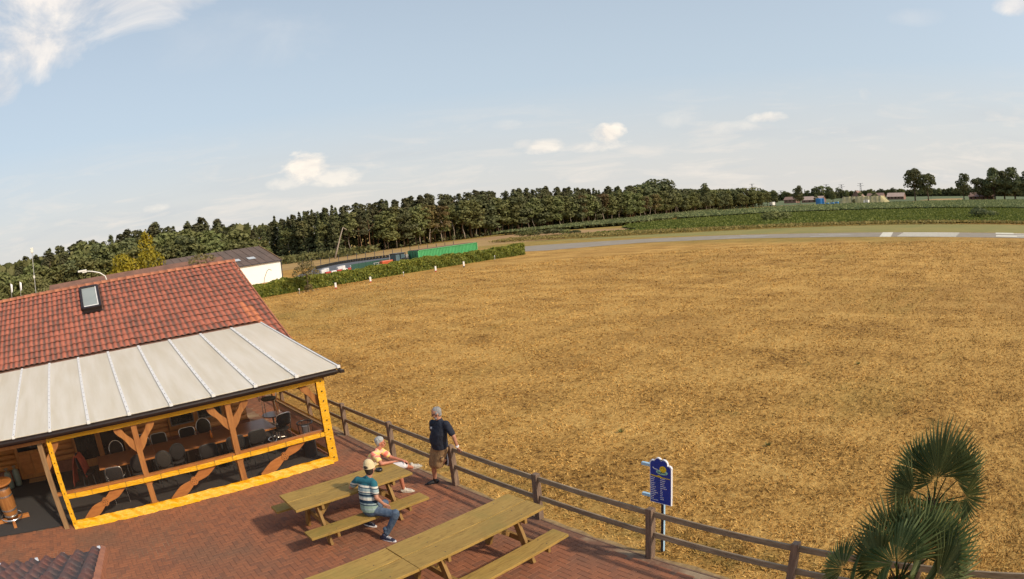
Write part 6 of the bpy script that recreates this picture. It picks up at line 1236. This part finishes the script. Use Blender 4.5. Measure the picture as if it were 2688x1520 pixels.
# --- man in the striped shirt, seated on the near bench
def man_striped():
    t = thing('person', 'man in cream cap, teal striped shirt and jeans sitting on the near bench', 'person', (4.35, 9.0, 0)); o_ = neg(t)
    PL, CH, NK = V3(4.27, 9.05, .56), V3(4.31, 9.10, .92), V3(4.37, 9.10, 1.13); sR, sL = V3(4.385, 8.955, 1.06), V3(4.245, 9.265, 1.075); eR, hR = V3(4.335, 8.845, .83), V3(4.45, 8.86, .665); eL, hL = V3(4.17, 9.47, .885), V3(4.38, 9.60, .855)
    hpR, kR, aR = V3(4.31, 8.97, .545), V3(4.53, 8.63, .51), V3(4.36, 8.79, .11); hpL, kL, aL = V3(4.28, 9.13, .545), V3(4.66, 9.20, .50), V3(4.38, 9.46, .13); f = V3(.9, .40, 0); HC = V3(4.43, 9.085, 1.29); hf = V3(.80, .35, .02)
    def body(bm):
        limb(bm, PL, CH, (.11, .15), (.11, .15), True, (-.4, .9, 0)); limb(bm, CH, NK - V3(0, 0, .05), (.10, .15), (.06, .10), True, (-.4, .9, 0)); limb(bm, NK - V3(0, 0, .03), HC - V3(0, 0, .04), .058, .055); head(bm, HC, hf, s=1.08)
        for s_, e, h, hd, pn, th in ((sR, eR, hR, V3(.35, -.05, -.35), V3(-.2, -.9, -.4), 1), (sL, eL, hL, V3(.7, .4, -.05), V3(0, 0, -1), 1)): limb(bm, s_, e, .050, .040); limb(bm, e, h, .041, .027); hand(bm, h, hd, pn, .35, th)
        for a, b_, c2 in ((hpR, kR, aR), (hpL, kL, aL)): limb(bm, a, b_, .07, .05); limb(bm, b_, c2, .048, .035)
    bd = solid('body', body, 'skin', t, o_, .008)
    def shirt(bm):
        ax = (-.4, .9, 0); limb(bm, PL + V3(-.01, 0, .02), CH, (.140, .175), (.135, .180), True, ax); limb(bm, CH, NK - V3(0, 0, .07), (.130, .186), (.090, .160), True, ax); limb(bm, sR, sL, .062, .062); limb(bm, NK - V3(0, 0, .06), NK - V3(0, 0, .0), .072, .062)
        limb(bm, sR, sR.lerp(eR, .62), .068, .064, True); limb(bm, sL, sL.lerp(eL, .62), .068, .064, True)
    solid('shirt', shirt, 'stripes', t, o_, .009, 3, axis=(PL - V3(0, 0, .03), NK + V3(0, 0, .02)), cut=[((0, 0, .55), (0, 0, -1))])
    def jeans(bm):
        limb(bm, PL + V3(0, 0, .06), PL - V3(0, 0, .02), (.125, .16), (.13, .17), True, (-.4, .9, 0))
        for a, b_, c2 in ((hpR, kR, aR), (hpL, kL, aL)): limb(bm, a, b_, .095, .068); limb(bm, b_, b_.lerp(c2, .45), .068, .062); limb(bm, b_.lerp(c2, .45), c2 + V3(0, 0, .01), .062, .047)
        for a in (aR, aL): limb(bm, a + V3(0, 0, .05), a + V3(.01, 0, .03), .056, .054); limb(bm, a + V3(0, 0, .10), a + V3(.01, 0, .085), .055, .057)
        limb(bm, kR + V3(0, 0, .03), kR - V3(.02, -.03, .05), .070, .070)
    solid('jeans', jeans, 'jeans', t, o_, .009, 2)
    P_, hf2, r_, u = hframe(HC, hf)
    def cap(bm): limb(bm, P_(-.012, 0, .055), P_(.012, 0, .06), (.104, .098), (.100, .094), True, tuple(r_)); limb(bm, P_(-.01, 0, .03), P_(-.005, 0, .09), .110, .094)
    cp = solid('cap', cap, 'cap', t, o_, .006, 3, cut=[(tuple(P_(0, 0, .030)), tuple(-u))])
    b = MB(); poly = [(.06, -.075), (.13, -.072), (.175, -.045), (.188, 0), (.175, .045), (.13, .072), (.06, .075)]; M = Matrix(((hf2.x, r_.x, u.x, P_(0, 0, .034).x), (hf2.y, r_.y, u.y, P_(0, 0, .034).y), (hf2.z, r_.z, u.z, P_(0, 0, .034).z), (0, 0, 0, 1))); b.prism(poly, M, .006); b.build('visor', 'cap', cp)
    def hair(bm): limb(bm, P_(-.020, 0, .030), P_(-.030, 0, -.038), (.098, .098), (.070, .078), True, tuple(r_)); ell(bm, P_(-.088, 0, .060), (.038, .050, .036), hf)
    solid('hair', hair, 'darkhair', t, o_, .007, 2, cut=[(tuple(P_(.03, 0, 0)), tuple(hf2))]); eyes(P_, hf2, bd, (0, 0, 0))
    shoe('shoe', (4.285, 8.85, .0), (4.41, 8.60, .0), 'shoen', 'signwhite', t, o_); shoe('shoe', (4.30, 9.53, .05), (4.46, 9.36, .0), 'shoen', 'signwhite', t, o_)
man_striped()

# --- woman on the far bench
def woman():
    t = thing('person', 'white-haired woman in pastel tie-dye shirt and white trousers leaning on the table end', 'person', (5.4, 10.45, 0)); o_ = neg(t)
    PL, CH, NK = V3(5.14, 10.56, .55), V3(5.25, 10.50, .86), V3(5.35, 10.46, 1.03); sR, sL = V3(5.19, 10.36, .995), V3(5.45, 10.50, .97); eR, hR = V3(5.20, 10.10, .865), V3(5.42, 10.05, .85); eL, hL = V3(5.58, 10.36, .82), V3(5.71, 10.16, .765)
    hpR, kR, aR = V3(5.20, 10.48, .53), V3(5.64, 10.25, .50), V3(5.70, 10.30, .10); hpL, kL, aL = V3(5.20, 10.54, .58), V3(5.71, 10.17, .66), V3(6.00, 10.33, .47); f = V3(.78, -.62, 0); HC = V3(5.43, 10.44, 1.155); ax = (.6, .75, 0)
    def body(bm):
        limb(bm, PL, CH, (.10, .14), (.10, .13), True, ax); limb(bm, CH, NK - V3(.02, 0, .04), (.09, .13), (.05, .08), True, ax); limb(bm, NK - V3(0, 0, .03), HC - V3(.01, 0, .03), .050, .048); head(bm, HC, f, s=.95)
        limb(bm, sR, eR, .046, .040); limb(bm, eR, hR, .038, .025); hand(bm, hR, V3(.8, .1, -.05), V3(0, 0, -1), .2, 1, .92); limb(bm, sL, eL, .045, .037); limb(bm, eL, hL, .035, .024); hand(bm, hL, V3(.5, -.4, -.25), V3(0, 0, -1), .35, -1, .92)
        limb(bm, hpR, kR, .07, .052); limb(bm, kR, kR.lerp(aR, .4), .047, .050); limb(bm, kR.lerp(aR, .4), aR, .050, .034); limb(bm, hpL, kL, .07, .052); limb(bm, kL, kL.lerp(aL, .4), .047, .048); limb(bm, kL.lerp(aL, .4), aL, .048, .033)
    bd = solid('body', body, 'skinr', t, o_, .008)
    def shirt(bm):
        limb(bm, PL + V3(0, 0, .0), CH, (.125, .165), (.125, .155), True, ax); limb(bm, CH, NK - V3(.02, 0, .06), (.115, .155), (.07, .115), True, ax); limb(bm, sR, sL, .056, .056); ell(bm, CH + f * .075 + V3(0, 0, .02), (.07, .13, .08), f)
        limb(bm, sR, sR.lerp(eR, .60), .064, .068, True); limb(bm, sL, sL.lerp(eL, .60), .062, .066, True); limb(bm, NK - V3(.01, 0, .06), NK - V3(.005, 0, .02), .066, .060)
    solid('shirt', shirt, 'tiedye', t, o_, .009, 3)
    def tr(bm):
        limb(bm, PL + V3(0, 0, .04), PL, (.13, .165), (.13, .165), True, ax); limb(bm, hpR, kR, .09, .064); limb(bm, kR, kR.lerp(aR, .16), .064, .062); limb(bm, hpL, kL, .098, .078); limb(bm, kL, kL.lerp(aL, .16), .074, .066)
    solid('white_trousers', tr, 'capri', t, o_, .009, 3)
    P_, hf2, r_, u = hframe(HC, f)
    def hair(bm):
        limb(bm, P_(-.030, 0, .045), P_(.0, 0, .062), (.092, .085), (.085, .078), True, tuple(r_)); limb(bm, P_(-.035, 0, .03), P_(-.035, 0, -.025), (.078, .086), (.052, .07), True, tuple(r_))
        rs = random.Random(3)
        for k in range(46): a = rs.uniform(0, 6.28); e = rs.uniform(.15, 1.45); q = P_(-.012 + .088 * math.cos(e) * math.cos(a), .082 * math.cos(e) * math.sin(a), .045 + .085 * math.sin(e)); ell(bm, q, (.021, .017, .015), (rs.random(), rs.random(), .1), 1)
    solid('hair', hair, 'whitehair', t, o_, .006, 1, cut=[(tuple(P_(.062, 0, .055)), tuple(hf2 - u * .7))]); eyes(P_, hf2, bd, (0, 0, 0))
    shoe('shoe', (5.67, 10.33, .0), (5.88, 10.20, .0), 'shoew', 'shoew', t, o_); shoe('shoe', (5.985, 10.37, .425), (6.19, 10.25, .46), 'shoew', 'shoew', t, o_)
    b = MB(); b.beam((5.74, 10.16, .70), (5.79, 10.10, .70), .06, .03); b.build('held_phone', 'black', t, o_)
woman()

# --- man in navy polo leaning on the fence post
def man_polo():
    t = thing('person', 'grey-haired man in navy polo and khaki shorts standing against the fence post', 'person', (6.45, 10.0, 0)); o_ = neg(t)
    PL, CH, NK = V3(6.50, 9.93, .90), V3(6.47, 9.85, 1.24), V3(6.485, 9.80, 1.49); sR, sL = V3(6.515, 9.635, 1.425), V3(6.43, 9.985, 1.40); eR, hR = V3(6.575, 9.53, 1.17), V3(6.615, 9.50, .925); eL, hL = V3(6.50, 10.12, 1.16), V3(6.46, 10.10, .93)
    hpL, kL, aL = V3(6.46, 10.02, .86), V3(6.38, 10.10, .47), V3(6.42, 10.19, .10); hpR, kR, aR = V3(6.50, 9.86, .86), V3(6.40, 9.97, .48), V3(6.575, 9.90, .60); f = V3(-.93, .22, 0); HC = V3(6.455, 9.825, 1.625); ax = (.2, 1, 0); hf = V3(-.80, .50, -.28)
    def body(bm):
        limb(bm, PL, CH, (.12, .15), (.12, .15), True, ax); limb(bm, CH, NK - V3(0, 0, .05), (.10, .15), (.06, .10), True, ax); limb(bm, NK - V3(0, 0, .04), HC - V3(0, 0, .04), .062, .058); head(bm, HC, hf, s=1.06)
        limb(bm, sR, eR, .052, .044); limb(bm, eR, hR, .042, .028); hand(bm, hR, V3(.10, -.02, -.55), V3(.9, 0, -.2), .45, 1); limb(bm, sL, eL, .052, .044); limb(bm, eL, hL, .042, .028); hand(bm, hL, V3(.1, -.4, -.8), V3(.8, 0, .1), .4, -1)
        for a, b_, c2 in ((hpL, kL, aL), (hpR, kR, aR)): limb(bm, a, b_, .085, .056); limb(bm, b_, b_.lerp(c2, .35), .052, .056); limb(bm, b_.lerp(c2, .35), c2, .056, .036)
    bd = solid('body', body, 'skin', t, o_, .008)
    def polo(bm):
        limb(bm, PL + V3(-.01, 0, .0), PL + V3(-.02, 0, .12), (.165, .190), (.180, .198), True, ax); limb(bm, PL + V3(-.03, 0, .14), CH, (.180, .198), (.155, .196), True, ax); ell(bm, PL + V3(-.085, .01, .17), (.125, .15, .16), (-1, .2, 0)); limb(bm, CH, NK - V3(0, 0, .09), (.155, .196), (.10, .16), True, ax)
        limb(bm, sR, sL, .066, .066); limb(bm, sR, sR.lerp(eR, .72), .072, .070, True); limb(bm, sL, sL.lerp(eL, .72), .072, .070, True); limb(bm, NK - V3(0, 0, .08), NK - V3(.005, 0, .015), .078, .070)
    solid('polo_shirt', polo, 'navy', t, o_, .009, 3, cut=[((0, 0, .865), (0, 0, -1))])
    b = MB(); p = CH + f * .128 + V3(0, .045, .08); b.beam(p, p + V3(0, .03, .01), .02, .035); b.build('chest_badge', 'signwhite', t, o_)
    def shorts(bm):
        limb(bm, PL + V3(0, 0, .02), PL - V3(0, 0, .04), (.145, .17), (.145, .175), True, ax); limb(bm, hpL, kL + V3(0, 0, .03), .118, .098); limb(bm, hpR, kR + V3(.0, 0, .03), .115, .098); limb(bm, kL + V3(.0, -.03, .02), kL + V3(0, -.02, -.02), .095, .092); limb(bm, kR + V3(.05, 0, .02), kR + V3(.0, 0, .0), .085, .085)
        ell(bm, hpR.lerp(kR, .55) + V3(-.02, -.105, .02), (.05, .035, .07), (1, .2, 0))
    solid('shorts', shorts, 'khaki', t, o_, .009, 3, cut=[((0, 0, .435), (0, 0, -1))])
    b = MB(); p = hpR.lerp(kR, .45) + V3(-.03, -.145, .03); b.beam(p, p + V3(-.09, .01, -.02), .012, .012); b.build('pocket_flap', 'darkhair', t, o_)
    P_, hf2, r_, u = hframe(HC, hf)
    def hair(bm): limb(bm, P_(-.030, 0, .045), P_(-.005, 0, .056), (.090, .084), (.084, .078), True, tuple(r_)); limb(bm, P_(-.035, 0, .03), P_(-.035, 0, -.03), (.078, .087), (.055, .072), True, tuple(r_)); [ell(bm, P_(-.0, q * .080, .02), (.030, .012, .034), tuple(hf2)) for q in (-1, 1)]
    solid('hair', hair, 'greyhair', t, o_, .006, 2, cut=[(tuple(P_(.050, 0, .050)), tuple(hf2 - u * .75))]); eyes(P_, hf2, bd, (0, 0, 0))
    def beard(bm): limb(bm, P_(.055, -.03, -.078), P_(.055, .03, -.078), .030, .030); ell(bm, P_(.088, 0, -.038), (.012, .026, .007), tuple(hf2))
    solid('beard', beard, 'greyhair', t, o_, .006, 1)
    b = MB()
    for q in (-1, 1): b.tube([P_(.100, q * .031, .014) + r_ * .024 * math.cos(a) + u * .018 * math.sin(a) for a in np.linspace(0, 2 * math.pi, 13)], .003, 5, caps=False); b.tube([P_(.100, q * .055, .02), P_(.0, q * .086, .02)], .0035, 5)
    b.tube([P_(.102, -.008, .016), P_(.102, .008, .016)], .003, 5); b.build('glasses', 'black', t, o_)
    b = MB(); w0 = eR.lerp(hR, .86); dd = (hR - eR).normalized(); b.tube([w0 - dd * .014, w0 + dd * .014], .036, 14); b.tube([w0 + V3(-.02, -.034, 0), w0 + V3(-.026, -.044, 0)], .021, 12); b.build('wrist_watch', 'signwhite', t, o_)
    shoe('shoe', (6.475, 10.185, .0), (6.235, 10.285, .0), 'shoeb', 'black', t, o_); shoe('shoe', (6.615, 9.90, .72), (6.60, 9.915, .44), 'shoeb', 'signwhite', t, o_, up=(-1, .1, 0))
    def sock(bm): limb(bm, aL + V3(0, 0, -.02), aL + V3(-.003, -.003, .03), .041, .042)
    solid('sock', sock, 'black', t, o_, .006, 1)
man_polo()
